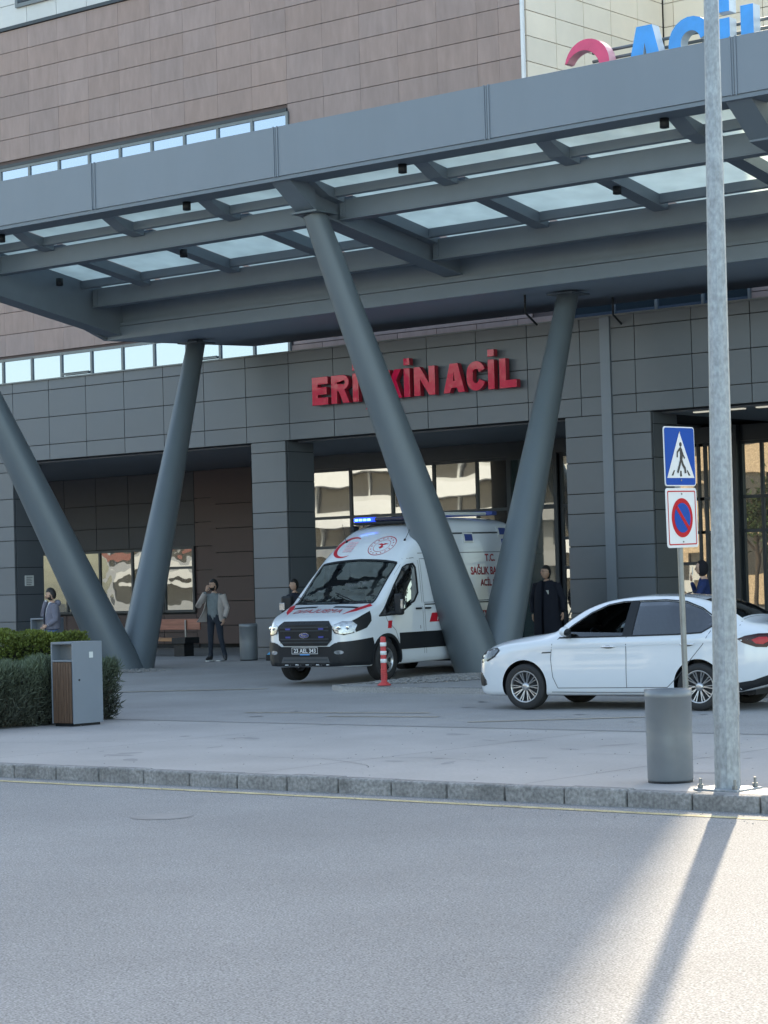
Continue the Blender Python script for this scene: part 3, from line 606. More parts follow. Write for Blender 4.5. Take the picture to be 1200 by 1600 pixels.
# sign post
sp = empty('traffic_sign', (-12.72, 20.5, 0), 0, 'leaning steel post with crossing sign above no parking sign', 'traffic sign')
sp.rotation_euler = (R(.0), R(0), 0)
lean = Matrix.Rotation(R(1.0), 4, 'X')
mb = MB(); mb.tube([lean @ Vector((0, 0, -.05)), lean @ Vector((0, 0, 3.31))], .030, 16); mb.build('post', M['steel'], sp)
def plate(z0, z1, name, wd=.60):
    """local frame: u along +y, v along z, front = +x"""
    F_ = lean @ Matrix.Translation((.04, -.005, (z0+z1)/2)) @ Matrix(((0, 0, 1, 0), (1, 0, 0, 0), (0, 1, 0, 0), (0, 0, 0, 1)))
    hw, hh = wd/2, (z1-z0)/2
    def rr(w2, h2, r_): return arc(w2-r_, h2-r_, r_, r_, 0, 90, 5)+arc(-w2+r_, h2-r_, r_, r_, 90, 180, 5)+arc(-w2+r_, -h2+r_, r_, r_, 180, 270, 5)+arc(w2-r_, -h2+r_, r_, r_, 270, 360, 5)
    mb = MB(); mb.prism(rr(hw, hh, .035), -.004, .004, F_); o = mb.build(name, M['signwhite'], sp); return o, F_, rr, hw, hh
def layer(par, F_, splines, z, m_, name, th=.0015):
    mb = MB(); mb.frombm(outline(splines, th/2), 0, False, F_ @ Matrix.Translation((0, 0, z))); o = mb.build(name, m_); o.parent = par; return o
o, F_, rr, hw, hh = plate(2.73, 3.35, 'crossing_plate')
layer(o, F_, [rr(hw-.012, hh-.012, .028)], .006, M['signblue'], 'blue_field')
layer(o, F_, [[(-.265, -.225), (.265, -.225), (0, .255)]], .009, M['signwhite'], 'white_triangle')
fig = [arc(.012, .125, .024, .024, 0, 350, 14)]
fig2 = [stroke([(-.005, .085), (.018, .06), (.022, .01), (.014, -.03)], .05)]
fig3 = [stroke([(0, .085), (-.055, .045), (-.062, -.01)], .022)]
fig4 = [stroke([(.03, .055), (.055, .01), (.082, -.02)], .02)]
fig5 = [stroke([(.012, -.02), (.045, -.09), (.082, -.125), (.088, -.175)], .03)]
fig6 = [stroke([(.012, -.02), (-.02, -.09), (-.065, -.17)], .028)]
for k, fg in enumerate((fig, fig2, fig3, fig4, fig5, fig6)): layer(o, F_, fg, .0115+.0007*k, M['signblack'], 'walking_figure')
for q in ([(-.185, -.20), (-.15, -.20), (-.115, -.145), (-.135, -.145)], [(-.018, -.21), (.018, -.21), (.013, -.15), (-.013, -.15)], [(.15, -.20), (.185, -.20), (.135, -.145), (.115, -.145)]): layer(o, F_, [q], .0115, M['signblack'], 'crossing_bar')
o, F_, rr, hw, hh = plate(2.09, 2.71, 'no_parking_plate')
layer(o, F_, [rr(hw-.028, hh-.028, .02), rr(hw-.04, hh-.04, .015)[::-1]], .006, M['signred'], 'red_border')
layer(o, F_, [arc(0, 0, .205, .205, 0, 355, 50)], .006, M['signred'], 'red_ring')
layer(o, F_, [arc(0, 0, .155, .155, 0, 355, 44)], .009, M['signblue'], 'blue_disc')
layer(o, F_, [[(-.125, .095), (-.095, .125), (.125, -.095), (.095, -.125)]], .0115, M['signred'], 'red_bar')
for z in (2.15, 2.65, 2.79, 3.29):
    mb = MB(); mb.tube([lean @ Vector((-.02, 0, z)), lean @ Vector((.052, 0, z))], .009, 8); mb.tube([lean @ Vector((0, 0, z-.015)), lean @ Vector((0, 0, z+.015))], .036, 12); mb.build('clamp', M['steel'], sp)
# box litter bins with wood side
def box_bin(loc, label):
    t = empty('box_bin', loc, 0, label, 'litter bin', 'box litter bins with wooden fronts')
    W, D, Hh = .42, .54, 1.13
    mb = MB(); mb.bevbox(W/2-.02, W/2+.005, -D/2, D/2, .035, Hh, .004); mb.bevbox(-W/2-.005, -W/2+.02, -D/2, D/2, .035, Hh, .004); mb.bevbox(-W/2, W/2, D/2-.02, D/2, .035, Hh, .004)
    mb.bevbox(-W/2-.004, W/2-.02, -D/2+.002, D/2-.02, Hh-.03, Hh-.001, .004); mb.build('body', M['boxmetal'], t)
    mb = MB(); mb.box(-W/2+.02, W/2-.02, -D/2+.16, D/2-.02, .1, Hh-.04); mb.build('liner', M['binmetal'], t)
    mb = MB(); mb.bevbox(-W/2+.015, W/2-.022, -D/2-.002, -D/2+.15, Hh-.265, Hh-.24, .004); mb.build('sill', M['boxmetal'], t)
    mb = MB(); mb.box(-W/2+.02, W/2-.025, -D/2+.02, -D/2+.15, .05, Hh-.27)
    for k in range(7): x = -W/2+.03+k*.052; mb.bevbox(x, x+.044, -D/2-.006, -D/2+.02, .045, Hh-.27, .004)
    mb.build('wood_front', M['wood'], t)
    mb = MB(); mb.box(-W/2+.03, W/2-.03, -D/2+.03, D/2-.03, 0, .04); mb.build('plinth', M['black'], t)
    mb = MB(); mb.box(W/2+.0055, W/2+.0065, .03, .10, Hh-.22, Hh-.14); mb.build('sticker', M['whitepaper'], t)
    mb = MB(); mb.tube([(W/2+.003, -.16, .62), (W/2+.010, -.16, .62)], .014, 10); mb.build('lock', M['black'], t)
    return t
box_bin((-22.87, 21.38, 0), 'box litter bin with brown wooden front and grey side beside the front hedge')
box_bin((-35.9, 32.75, gz(32.7)), 'box litter bin beyond the hedges beside the bearded man')
# short rail at the far left
mb = MB(); mb.tube([(-38.2, 31.7, .15), (-38.2, 31.7, 1.05), (-38.1, 31.75, 1.15), (-37.2, 32.1, 1.15), (-37.1, 32.15, 1.05), (-37.4, 32.0, .75), (-38.1, 31.75, .7)], .02, 8)
tag(mb.build('tubular_rail', M['steel']), 'low bent steel tube rail behind the hedge at the left', 'rail')
# flexible bollard
bo = empty('bollard', (-23.86, 29.14, .13), 0, 'red flexible bollard with three white bands on the island kerb', 'bollard')
mb = MB(); mb.lathe([(0, 0), (.115, 0), (.115, .012), (.09, .03), (.055, .055), (.05, .06), (.048, .30), (.046, .78), (.034, .80), (0, .80)], 24)
for k in range(5): mb.lathe([(.049, .1+k*.035), (.054, .105+k*.035), (.054, .12+k*.035), (.049, .125+k*.035)], 20)
mb.build('post', M['bolred'], bo)
for z in (.37, .50, .64):
    mb = MB(); mb.lathe([(.0475, z), (.0525, z+.003), (.0525, z+.062), (.0475, z+.065)], 24); mb.build('white_band', M['signwhite'], bo)
# bench
be = empty('bench', (-39.1, 39.35, .2), 0, 'wooden bench with black end frame against the recess', 'bench')
mb = MB()
for y0 in (-.22, -.06, .10): mb.bevbox(-.95, .55, y0, y0+.145, .36, .44, .01)
mb.build('seat', M['benchwood2'], be)
mb = MB(); mb.bevbox(-.95, .95, .34, .38, .62, .88, .01); mb.build('backrest', M['benchwood'], be)
for x in (-.7, .72):
    mb = MB(); mb.bevbox(x-.17, x+.17, -.15, .18, 0, .35, .005); mb.build('leg', M['black'], be)
mb = MB(); mb.bevbox(.555, 1.0, -.23, .26, .30, .445, .005); mb.build('side_table', M['black'], be)
for x in (-.5, .5):
    mb = MB(); mb.box(x-.02, x+.02, .30, .335, .4, .85); mb.build('back_bracket', M['steel'], be)
# broom & dustpan
br = empty('dustpan_and_broom', (-33.45, 36.95, .2), 0, 'long handled blue dustpan and brush leaning by the bin', 'dustpan')
mb = MB(); mb.tube([(.12, 0, .18), (.24, .45, 1.02)], .014, 8); mb.build('handle', M['white'], br)
mb = MB(); mb.bevbox(0, .26, -.12, .10, 0, .13, .01); mb.build('pan', M['black'], br)
mb = MB(); mb.lathe([(0, .23), (.03, .23), (.13, .15), (.15, .13), (0, .13)], 16, Matrix.Translation((.12, 0, 0))); mb.build('brush_head', mat('sky_blue_plastic', (.05, .35, .65), .4), br)
mb = MB(); mb.bevbox(.30, .42, -.05, .1, .04, .17, .02); mb.build('sponge', mat('yellow_sponge', (.6, .55, .12), .8), br)
# ================================================================== hedges
def leafmat(name, cols):
    m, nt, p = nmat(name); N = nt.nodes; L = nt.links
    at = N.new('ShaderNodeAttribute'); at.attribute_name = 'tint'; L.new(at.outputs['Color'], p.inputs['Base Color']); p.inputs['Roughness'].default_value = .6; p.inputs['Specular IOR Level'].default_value = .25
    return m
M['leaf'] = leafmat('leaf', None)
def leaf_mesh(name, pos, nrm, ln_, wd, cols, mat_, parent=None, droop=None):
    n = len(pos); up_ = droop if droop is not None else nrm
    a = rng.normal(size=(n, 3)); side = np.cross(up_, a); side /= np.linalg.norm(side, axis=1)[:, None]+1e-9
    L2 = ln_[:, None]; W2 = wd[:, None]
    v = np.stack([pos-side*W2*.2, pos+up_*L2*.5-side*W2*.5, pos+up_*L2, pos+up_*L2*.5+side*W2*.5], 1).reshape(-1, 3)
    me = bpy.data.meshes.new(name); me.vertices.add(4*n); me.vertices.foreach_set('co', v.ravel()); me.loops.add(4*n); me.loops.foreach_set('vertex_index', np.arange(4*n)); me.polygons.add(n)
    me.polygons.foreach_set('loop_start', np.arange(0, 4*n, 4)); me.update(calc_edges=True)
    ca = me.color_attributes.new('tint', 'FLOAT_COLOR', 'POINT'); c4 = np.ones((4*n, 4), np.float32); c4[:, :3] = np.repeat(cols, 4, 0); ca.data.foreach_set('color', c4.ravel())
    me.materials.append(mat_); o = bpy.data.objects.new(name, me); col.objects.link(o)
    if parent: o.parent = parent
    return o
def hedge(x0, x1, y0, y1, z0, z1, n, label, c_top, c_side, ln_, wd, upw, rough):
    root = empty('clipped_hedge', (x1, (y0+y1)/2, z0), 0, label, 'hedge'); cx, cy = x1, (y0+y1)/2
    W, D, Hh = x1-x0, y1-y0, z1-z0
    # points on top, +x face, -y face, +y face by area
    A = np.array([W*D*1.2, D*Hh, W*Hh, W*Hh]); k = rng.choice(4, n, p=A/A.sum()); u = rng.random(n); v_ = rng.random(n); P_ = np.zeros((n, 3)); Nn = np.zeros((n, 3))
    for f_, (fn, nn) in enumerate(((lambda a, b: (x0+W*a, y0+D*b, z1+0*a), (0, 0, 1)), (lambda a, b: (x1+0*a, y0+D*a, z0+Hh*b), (1, 0, 0)), (lambda a, b: (x0+W*a, y0+0*a, z0+Hh*b), (0, -1, 0)), (lambda a, b: (x0+W*a, y1+0*a, z0+Hh*b), (0, 1, 0)))):
        s_ = k == f_; P_[s_] = np.array(fn(u[s_], v_[s_])).T; Nn[s_] = nn
    # soft corners + lumps
    def lump(p): return (np.sin(p[:, 0]*3.1+p[:, 1]*2.3)+np.sin(p[:, 1]*5.7+p[:, 2]*6.1+1)+np.sin(p[:, 0]*7.3-p[:, 2]*8.2+p[:, 1]*9.3))*rough*.33
    P_ += Nn*lump(P_)[:, None]; dz = np.clip((P_[:, 2]-(z1-.12))/.12, 0, 1)*(k != 0); P_ -= Nn*(dz**2*.07)[:, None]
    low = np.clip(1-(P_[:, 2]-z0)/.22, 0, 1)*(k != 0); P_ -= Nn*(low**2*.10)[:, None]
    P_ -= Nn*(rng.random(n)**1.5*.16)[:, None]
    d = Nn*(1-upw)+np.array([0, 0, upw])+rng.normal(size=(n, 3))*.45; d /= np.linalg.norm(d, axis=1)[:, None]
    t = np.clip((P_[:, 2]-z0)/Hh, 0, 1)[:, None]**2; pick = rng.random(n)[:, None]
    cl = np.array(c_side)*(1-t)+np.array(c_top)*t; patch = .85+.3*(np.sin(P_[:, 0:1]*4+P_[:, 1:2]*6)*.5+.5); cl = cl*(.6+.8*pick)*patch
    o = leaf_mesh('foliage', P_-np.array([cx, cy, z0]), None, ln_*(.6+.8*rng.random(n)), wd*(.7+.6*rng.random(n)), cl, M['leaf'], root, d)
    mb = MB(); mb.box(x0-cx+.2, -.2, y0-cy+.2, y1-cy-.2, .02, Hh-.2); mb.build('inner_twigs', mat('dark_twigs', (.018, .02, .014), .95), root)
    mb = MB()
    for _ in range(int(60*D)):
        y = random.uniform(y0+.05, y1-.05)-cy; x = random.uniform(-.22, -.06); mb.tube([(x-.1, y, 0), (x-.05, y+random.uniform(-.05, .05), .2), (x+.04, y+random.uniform(-.1, .1), .45)], [.008, .006, .003], 5)
    mb.build('stem', mat('twig_bark', (.10, .08, .06), .9), root)
    return root
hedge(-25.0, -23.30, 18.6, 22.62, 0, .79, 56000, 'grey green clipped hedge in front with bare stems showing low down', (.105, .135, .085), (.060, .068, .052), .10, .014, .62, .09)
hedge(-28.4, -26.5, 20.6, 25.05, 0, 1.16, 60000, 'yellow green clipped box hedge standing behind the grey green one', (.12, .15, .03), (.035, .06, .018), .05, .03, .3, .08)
mb = MB(); mb.prism([(-31, 17.2), (-23.2, 17.2), (-23.45, 22.6), (-26.75, 25.0), (-31, 25.0)], -.05, .014); tag(mb.build('planting_bed', M['earth']), kind='structure')
# ================================================================== across the road (seen only mirrored in the glazing)
def far_building(x, y, w_, d, h, label, wallm, floors, balc=True):
    t = empty('apartment_block', (x, y, -.14), 0, label, 'building', 'pale blocks across the road')
    fh = h/floors; mw = MB(); mg = MB(); ms = MB()
    mw.box(-w_/2, w_/2, -d, -.3, 0, h)
    for k in range(floors):
        z = k*fh; mw.box(-w_/2, w_/2, -.29, 0, z, z+fh*.42); mg.box(-w_/2+.3, w_/2-.3, -.28, -.2, z+fh*.42, z+fh-.001)
        nx = int(w_/3.2)
        for i in range(nx+1):
            xx = -w_/2+i*w_/nx; wd_ = .7 if i % 3 == 0 else .16; mw.box(xx-wd_/2, xx+wd_/2, -.19, -.02, z+fh*.42+.001, z+fh-.001)
        if balc and k: ms.box(-w_/2+2, w_/2-4, .0, 1.3, z-.1, z+.06); ms.box(-w_/2+2, w_/2-4, 1.22, 1.3, z+.06, z+.8)
    mw.box(-w_/2-.3, w_/2+.3, -d-.3, .3, h, h+.5)
    mw.build('wall', wallm, t); mg.build('window_band', M['bandglass'], t)
    if h == 12: rb_ = MB(); rb_.box(-w_/2-.05, w_/2+.05, .0, .12, 4.6, 5.3); rb_.build('red_band', mat('dull_red_render', (.30, .10, .08), .8), t)
    if ms.v: ms.build('balcony', M['white'], t)
    return t
fw = mat('white_render', (.66, .67, .66), .8, 0, .06, .5); fb = mat('beige_render', (.62, .46, .30), .8, 0, .2, 6, var2=.25, scale2=12); fg_ = mat('grey_render', (.40, .42, .45), .8)
far_building(-84, -26, 30, 14, 13.5, 'long white block with ribbon windows across the road', fw, 5)
far_building(-62.5, -22, 7, 12, 15, 'narrow sandy tower block across the road', fb, 4, False)
far_building(-46, -24, 24, 14, 13.0, 'white balconied block across the road', fw, 5)
far_building(-113, -30, 22, 14, 12, 'grey block at the far end across the road', fg_, 4)
far_building(-18, -30, 26, 14, 9, 'low pale block across the road', fw, 3)
def far_tree(x, y, h, r_, label):
    t = empty('broadleaf_tree', (x, y, -.14), 0, label, 'tree', 'street trees across the road')
    mb = MB(); mb.tube([(0, 0, 0), (.05, 0, h*.3), (0, .1, h*.6)], [.18, .14, .07], 8)
    for k in range(7):
        a = k*2.4; mb.tube([(0, 0, h*(.3+.04*k)), (math.cos(a)*r_*.5, math.sin(a)*r_*.5, h*(.5+.05*k))], [.07, .02], 6)
    mb.build('trunk', mat('bark', (.09, .07, .055), .9), t)
    n = 7000; cl_ = rng.normal(size=(26, 3)); cl_ = cl_/np.linalg.norm(cl_, axis=1)[:, None]*rng.random((26, 1))**.5*np.array([r_, r_, h*.33])*.8
    p = cl_[rng.integers(0, 26, n)]+rng.normal(size=(n, 3))*r_*.2+np.array([0, 0, h*.66]); d = rng.normal(size=(n, 3)); d /= np.linalg.norm(d, axis=1)[:, None]
    leaf_mesh('crown', p, None, .22+.12*rng.random(n), .14+0*rng.random(n), np.array([[.05, .085, .025]])*(.6+.8*rng.random((n, 1))), M['leaf'], t, d)
far_tree(-58, -16, 8, 2.2, 'leafy tree before the sandy tower across the road'); far_tree(-41, -15, 7, 2.0, 'leafy tree before the balconied block across the road'); far_tree(-96, -20, 7, 2.4, 'leafy tree before the long white block across the road')
# wear on the road and pavement: tyre marks, stains, loose leaves
def marks(name, m_, items):
    mb = MB()
    for cx, cy, rx, ry, a, z in items:
        n = 18; pts = []
        for k in range(n):
            t = 2*math.pi*k/n; q = random.uniform(.72, 1.1); x, y = rx*q*math.cos(t), ry*q*math.sin(t); pts.append((cx+x*math.cos(a)-y*math.sin(a), cy+x*math.sin(a)+y*math.cos(a), (gz(cy)-.004 if cy > 22.5 else (0 if cy > 16.4 else -.14))+z))
        mb.add(pts, [tuple(range(n))])
    return tag(mb.build(name, m_), kind='structure')
random.seed(21)
marks('oil_stain', mat('oil_stain', (.17, .165, .165), .6, 0, .25, 4), [(random.uniform(-22, -9), random.uniform(23.2, 27.5), random.uniform(.04, .16), random.uniform(.03, .10), random.random()*3, .0035) for _ in range(16)]+[(random.uniform(-16, -6), random.uniform(9.5, 15.6), random.uniform(.02, .07), random.uniform(.015, .05), random.random()*3, .0035) for _ in range(0)])
marks('pavement_stain', mat('pavement_stain', (.29, .28, .275), .7, 0, .15, 4), [(random.uniform(-24, -10), random.uniform(17, 22), random.uniform(.03, .28), random.uniform(.02, .12), random.random()*3, .0015+.00002*i) for i in range(26)])
mb = MB()
for _ in range(900):
    x = random.uniform(-24, -6); y = random.choice([random.gauss(16.12, .09), random.uniform(16.6, 22.3), random.uniform(15.4, 16.1)]); y = min(y, 16.24) if y < 16.4 else y
    z = -.137 if y < 16.3 else .003; s = random.uniform(.003, .010)
    mb.add([(x-s, y-s*.6, z), (x+s, y-s, z), (x+s*.7, y+s, z+s*.2), (x-s*.8, y+s*.7, z), (x, y, z+s*.9)], [(0, 1, 4), (1, 2, 4), (2, 3, 4), (3, 0, 4)])
tag(mb.build('kerbside_grit', M['stone']), 'fine grit scattered along the kerb and pavement', 'grit', kind='stuff')
# ================================================================== vehicles
def cr(P_, sub=4):
    """Catmull-Rom resample of an open 2D polyline"""
    P_ = [np.array(p, float) for p in P_]; Q = [2*P_[0]-P_[1]]+P_+[2*P_[-1]-P_[-2]]; out = []
    for i in range(1, len(Q)-2):
        for k in range(sub):
            t = k/sub; a, b, c, d = Q[i-1:i+3]; out.append(.5*((2*b)+(-a+c)*t+(2*a-5*b+4*c-d)*t*t+(-a+3*b-3*c+d)*t**3))
    return out+[P_[-1]]
def loft(tab, ss, sect, mi=0):
    """tab: dict name->(xs, ys) along s; returns closed bmesh, x = -s (nose at 0), y left"""
    rings = []
    for s in ss:
        g = {k: pchip(v[0], v[1], s) for k, v in tab.items()}; h = cr(sect(g)); rings.append((s, [(max(0, p[0]), p[1]) for p in h]))
    bm = bmesh.new(); R_ = []
    for s, h in rings:
        pts = [(-y, z) for y, z in h[1:-1]][::-1]                    # right side top->bottom
        ring = [(h[0][0]*0, h[0][1])]+[(y, z) for y, z in h[1:-1]]+[(0, h[-1][1])]+pts
        R_.append([bm.verts.new((-s, y, z)) for y, z in ring])
    n = len(R_[0])
    for a, b in zip(R_, R_[1:]):
        for k in range(n): bm.faces.new((a[k], b[k], b[(k+1) % n], a[(k+1) % n]))
    bm.faces.new(R_[0]); bm.faces.new(R_[-1][::-1])
    bmesh.ops.recalc_face_normals(bm, faces=bm.faces)
    for f in bm.faces: f.smooth = True; f.material_index = mi
    return bm
def to_obj(bm, name, mats):
    me = bpy.data.meshes.new(name); bm.to_mesh(me); bm.free()
    for m_ in mats: me.materials.append(m_)
    o = bpy.data.objects.new(name, me); col.objects.link(o); return o
def boolean(o, cutters):
    for c_ in cutters:
        md = o.modifiers.new('b', 'BOOLEAN'); md.operation = 'DIFFERENCE'; md.solver = 'EXACT'; md.object = c_
    dg = bpy.context.evaluated_depsgraph_get(); dg.update(); me = bpy.data.meshes.new_from_object(o.evaluated_get(dg)); o.modifiers.clear(); o.data = me
    for c_ in cutters: d = c_.data; bpy.data.objects.remove(c_); bpy.data.meshes.remove(d)
def prism_cut(poly, a, b, plane):
    """plane 'xz': poly (s,z) extruded y a..b ; 'xy': poly (s,y) extruded z a..b"""
    ar = sum(p[0]*q[1]-q[0]*p[1] for p, q in zip(poly, poly[1:]+poly[:1])); poly = poly if ar > 0 else poly[::-1]
    bm = bmesh.new(); f3 = (lambda p, h: (-p[0], h, p[1])) if plane == 'xz' else (lambda p, h: (-p[0], p[1], h))
    A = [bm.verts.new(f3(p, a)) for p in poly]; B = [bm.verts.new(f3(p, b)) for p in poly]; n = len(poly)
    bm.faces.new(A); bm.faces.new(B[::-1])
    for i in range(n): bm.faces.new((A[i], B[i], B[(i+1) % n], A[(i+1) % n]))
    bmesh.ops.recalc_face_normals(bm, faces=bm.faces)
    for f in bm.faces: f.material_index = 1
    return to_obj(bm, 'cut', [M['dark'], M['black']])
def cyl_cut(s, r, y0, y1, z):
    bm = bmesh.new(); n = 48; A = []; B = []
    for k in range(n):
        t = 2*math.pi*k/n; A.append(bm.verts.new((-s+r*math.cos(t), y0, z+r*math.sin(t)))); B.append(bm.verts.new((-s+r*math.cos(t), y1, z+r*math.sin(t))))
    bm.faces.new(A); bm.faces.new(B[::-1])
    for i in range(n): bm.faces.new((A[i], B[i], B[(i+1) % n], A[(i+1) % n]))
    bmesh.ops.recalc_face_normals(bm, faces=bm.faces)
    for f in bm.faces: f.material_index = 1
    return to_obj(bm, 'cut', [M['dark'], M['black']])
class Proj:
    """projects flat outlines onto a body. plane 'L' left side (s,z), 'T' from above (s,y), 'F' from the front (y,z)"""
    def __init__(s, bm): s.t = BVHTree.FromBMesh(bm)
    def hit(s, pl, u, v):
        if pl == 'L': o, d = Vector((-u, 3, v)), Vector((0, -1, 0))
        elif pl == 'Rt': o, d = Vector((-u, -3, v)), Vector((0, 1, 0))
        elif pl == 'T': o, d = Vector((-u, v, 5)), Vector((0, 0, -1))
        else: o, d = Vector((3, u, v)), Vector((-1, 0, 0))
        p, n, i, dd = s.t.ray_cast(o, d)
        if p is None:
            p, n, i, dd = s.t.find_nearest(o+d*(3-.9 if pl in ('L', 'Rt') else 3))
        if n.dot(d) > 0: n = -n
        return p, n
    def put(s, mb, pl, bm, off, th=0, mi=0, ml=.09):
        bmesh.ops.triangulate(bm, faces=bm.faces)
        for _ in range(5):
            L_ = [e for e in bm.edges if e.calc_length() > ml]
            if not L_: break
            bmesh.ops.subdivide_edges(bm, edges=L_, cuts=1); bmesh.ops.triangulate(bm, faces=[f for f in bm.faces if len(f.verts) > 3])
        cache = []; bm.normal_update()
        for v in bm.verts: p, n = s.hit(pl, v.co.x, v.co.y); cache.append((p, n))
        bm.verts.index_update(); vs = [p+n*off for p, n in cache]; k = len(vs)
        fl = [[v.index for v in f.verts] for f in bm.faces]
        # face orientation outward
        mb.add(vs, fl, mi, False)
        if th:
            vb = [p+n*(off-th) for p, n in cache]; edges = [tuple(v.index for v in e.verts) for e in bm.edges if len(e.link_faces) == 1]
            mb.add(vs+vb, [(a, b, b+k, a+k) for a, b in edges], mi)
        bm.free()
    def poly(s, mb, pl, pts, off=.003, th=.003, mi=0, ml=.09):
        bm = bmesh.new(); f = bm.faces.new([bm.verts.new((u, v, 0)) for u, v in pts]); f.normal_update(); s.put(mb, pl, bm, off, th, mi, ml)
    def line(s, mb, pl, pts, w_, off=.002, th=0, mi=0):
        pts = [Vector(p) for p in pts]; out = []
        for a, b in zip(pts, pts[1:]):
            n = max(1, int((b-a).length/.08)); out += [a+(b-a)*i/n for i in range(n)]
        out.append(pts[-1]); A = []; B = []
        for i, p in enumerate(out):
            d = (out[min(i+1, len(out)-1)]-out[max(i-1, 0)]).normalized(); nn = Vector((-d.y, d.x))*w_/2
            pa, na = s.hit(pl, *(p+nn)); pb, nb = s.hit(pl, *(p-nn)); A.append(pa+na*off); B.append(pb+nb*off)
        k = len(A); mb.add(A+B, [(i, i+1, k+i+1, k+i) for i in range(k-1)], mi)
    def text(s, mb, pl, body, u0, u1, v0, v1, off=.004, flip=False, bold=.032, slant=0, mi=0):
        bm = text_bm(body, 1, 0, bold); a, b, c, d = bb(bm)
        for v in bm.verts:
            tx = (v.co.x-a)/(b-a); ty = (v.co.y-c)/(d-c); v.co = (u0+(u1-u0)*tx+slant*ty, v0+(v1-v0)*ty, 0)
        s.put(mb, pl, bm, off, 0, mi, .2)
def smooth_fix(o, ang=35):
    me = o.data; bm = bmesh.new(); bm.from_mesh(me)
    for e in bm.edges:
        e.smooth = not (len(e.link_faces) == 2 and e.calc_face_angle(0) > R(ang))
    for f in bm.faces: f.smooth = True
    bm.to_mesh(me); bm.free()
def wheel(par, s, y, r, wd, side, style, name='wheel'):
    """side +1 = outer face towards +y"""
    t = bpy.data.objects.new(name, None); col.objects.link(t); t.parent = par; t.location = (-s, y, r); t.empty_display_size = .1
    W = Matrix.Rotation(R(-90)*side, 4, 'X')     # local z -> +-y
    rim = r*(.69 if style == 'car' else .60); h = wd/2
    mb = MB(); pr = [(rim, -h+.01), (rim+.02, -h), (r-.02, -h+.005), (r-.004, -h+.03)]
    for k in range(4): z = -h+.05+k*(wd-.1)/4; pr += [(r, z), (r, z+(wd-.1)/4-.008), (r-.006, z+(wd-.1)/4-.006), (r-.006, z+(wd-.1)/4-.002)]
    pr += [(r-.004, h-.03), (r-.018, h-.004), (rim+.035, h), (rim+.012, h-.004), (rim, h-.012)]
    mb.lathe(pr, 48, W); o = mb.build('tyre', M['rubber'], t)
    mb = MB(); mb.lathe([(rim, h-.010), (rim-.008, h-.008), (rim-.018, h-.02), (rim-.02, -h+.02)], 48, W)
    if style == 'car':
        for k in range(10):
            a0 = 2*math.pi*k/10
            for da in (-.105, .105):
                a1 = a0+da; p0 = Vector((.045*math.cos(a0), .045*math.sin(a0), h-.042)); p1 = Vector(((rim-.012)*math.cos(a1), (rim-.012)*math.sin(a1), h-.018)); d = (p1-p0).normalized(); n = Vector((-d.y, d.x, 0)).normalized()*.0062
                q = [p0-n*.8, p1-n, p1+n, p0+n*.8]; q = [W @ v for v in [v-Vector((0, 0, .02)) for v in q]+q]; mb.hexa(q if side > 0 else q)
    else:
        for k in range(5):
            a0 = 2*math.pi*k/5; n_ = 5
            for da in (-.17, .17):
                a1 = a0+da; p0 = Vector((.05*math.cos(a0), .05*math.sin(a0), h-.03)); p1 = Vector(((rim-.01)*math.cos(a1), (rim-.01)*math.sin(a1), h-.02)); d = (p1-p0).normalized(); n = Vector((-d.y, d.x, 0)).normalized()*.016
                q = [p0-n, p1-n, p1+n, p0+n]; q = [W @ v for v in [v-Vector((0, 0, .02)) for v in q]+q]; mb.hexa(q)
    mb.lathe([(0, h-.022), (.03, h-.022), (.055, h-.03), (.06, h-.06)], 20, W); mb.build('rim', M['alloy'], t)
    mb = MB(); mb.lathe([(0, h-.055), (rim-.02, h-.055)], 40, W); mb.lathe([(.0, h-.06), (rim*.6, h-.05), (rim*.6, h-.07)], 30, W); mb.build('brake_disc', M['black'], t)
    return t
def seat(par, x, y, sc=1.0, z=.28):
    t = bpy.data.objects.new('front_seat', None); col.objects.link(t); t.parent = par; t.location = (x, y, z)
    mb = MB(); mb.bevbox(-.25, .27, -.24, .24, .05, .22, .05); mb.build('seat_cushion', M['seat'], t)
    mb = MB(); bm = bmesh.new(); bmesh.ops.create_cube(bm, size=1); bmesh.ops.scale(bm, vec=(.13, .46, .62), verts=bm.verts); bmesh.ops.bevel(bm, geom=bm.edges[:], offset=.05, segments=3, affect='EDGES')
    mb.frombm(bm, 0, True, Matrix.Translation((-.33, 0, .50)) @ Matrix.Rotation(R(-14), 4, 'Y')); mb.build('seat_back', M['seat'], t)
    mb = MB(); mb.bevbox(-.48, -.38, -.13, .13, .80, .98, .04); mb.build('headrest', M['seat'], t)
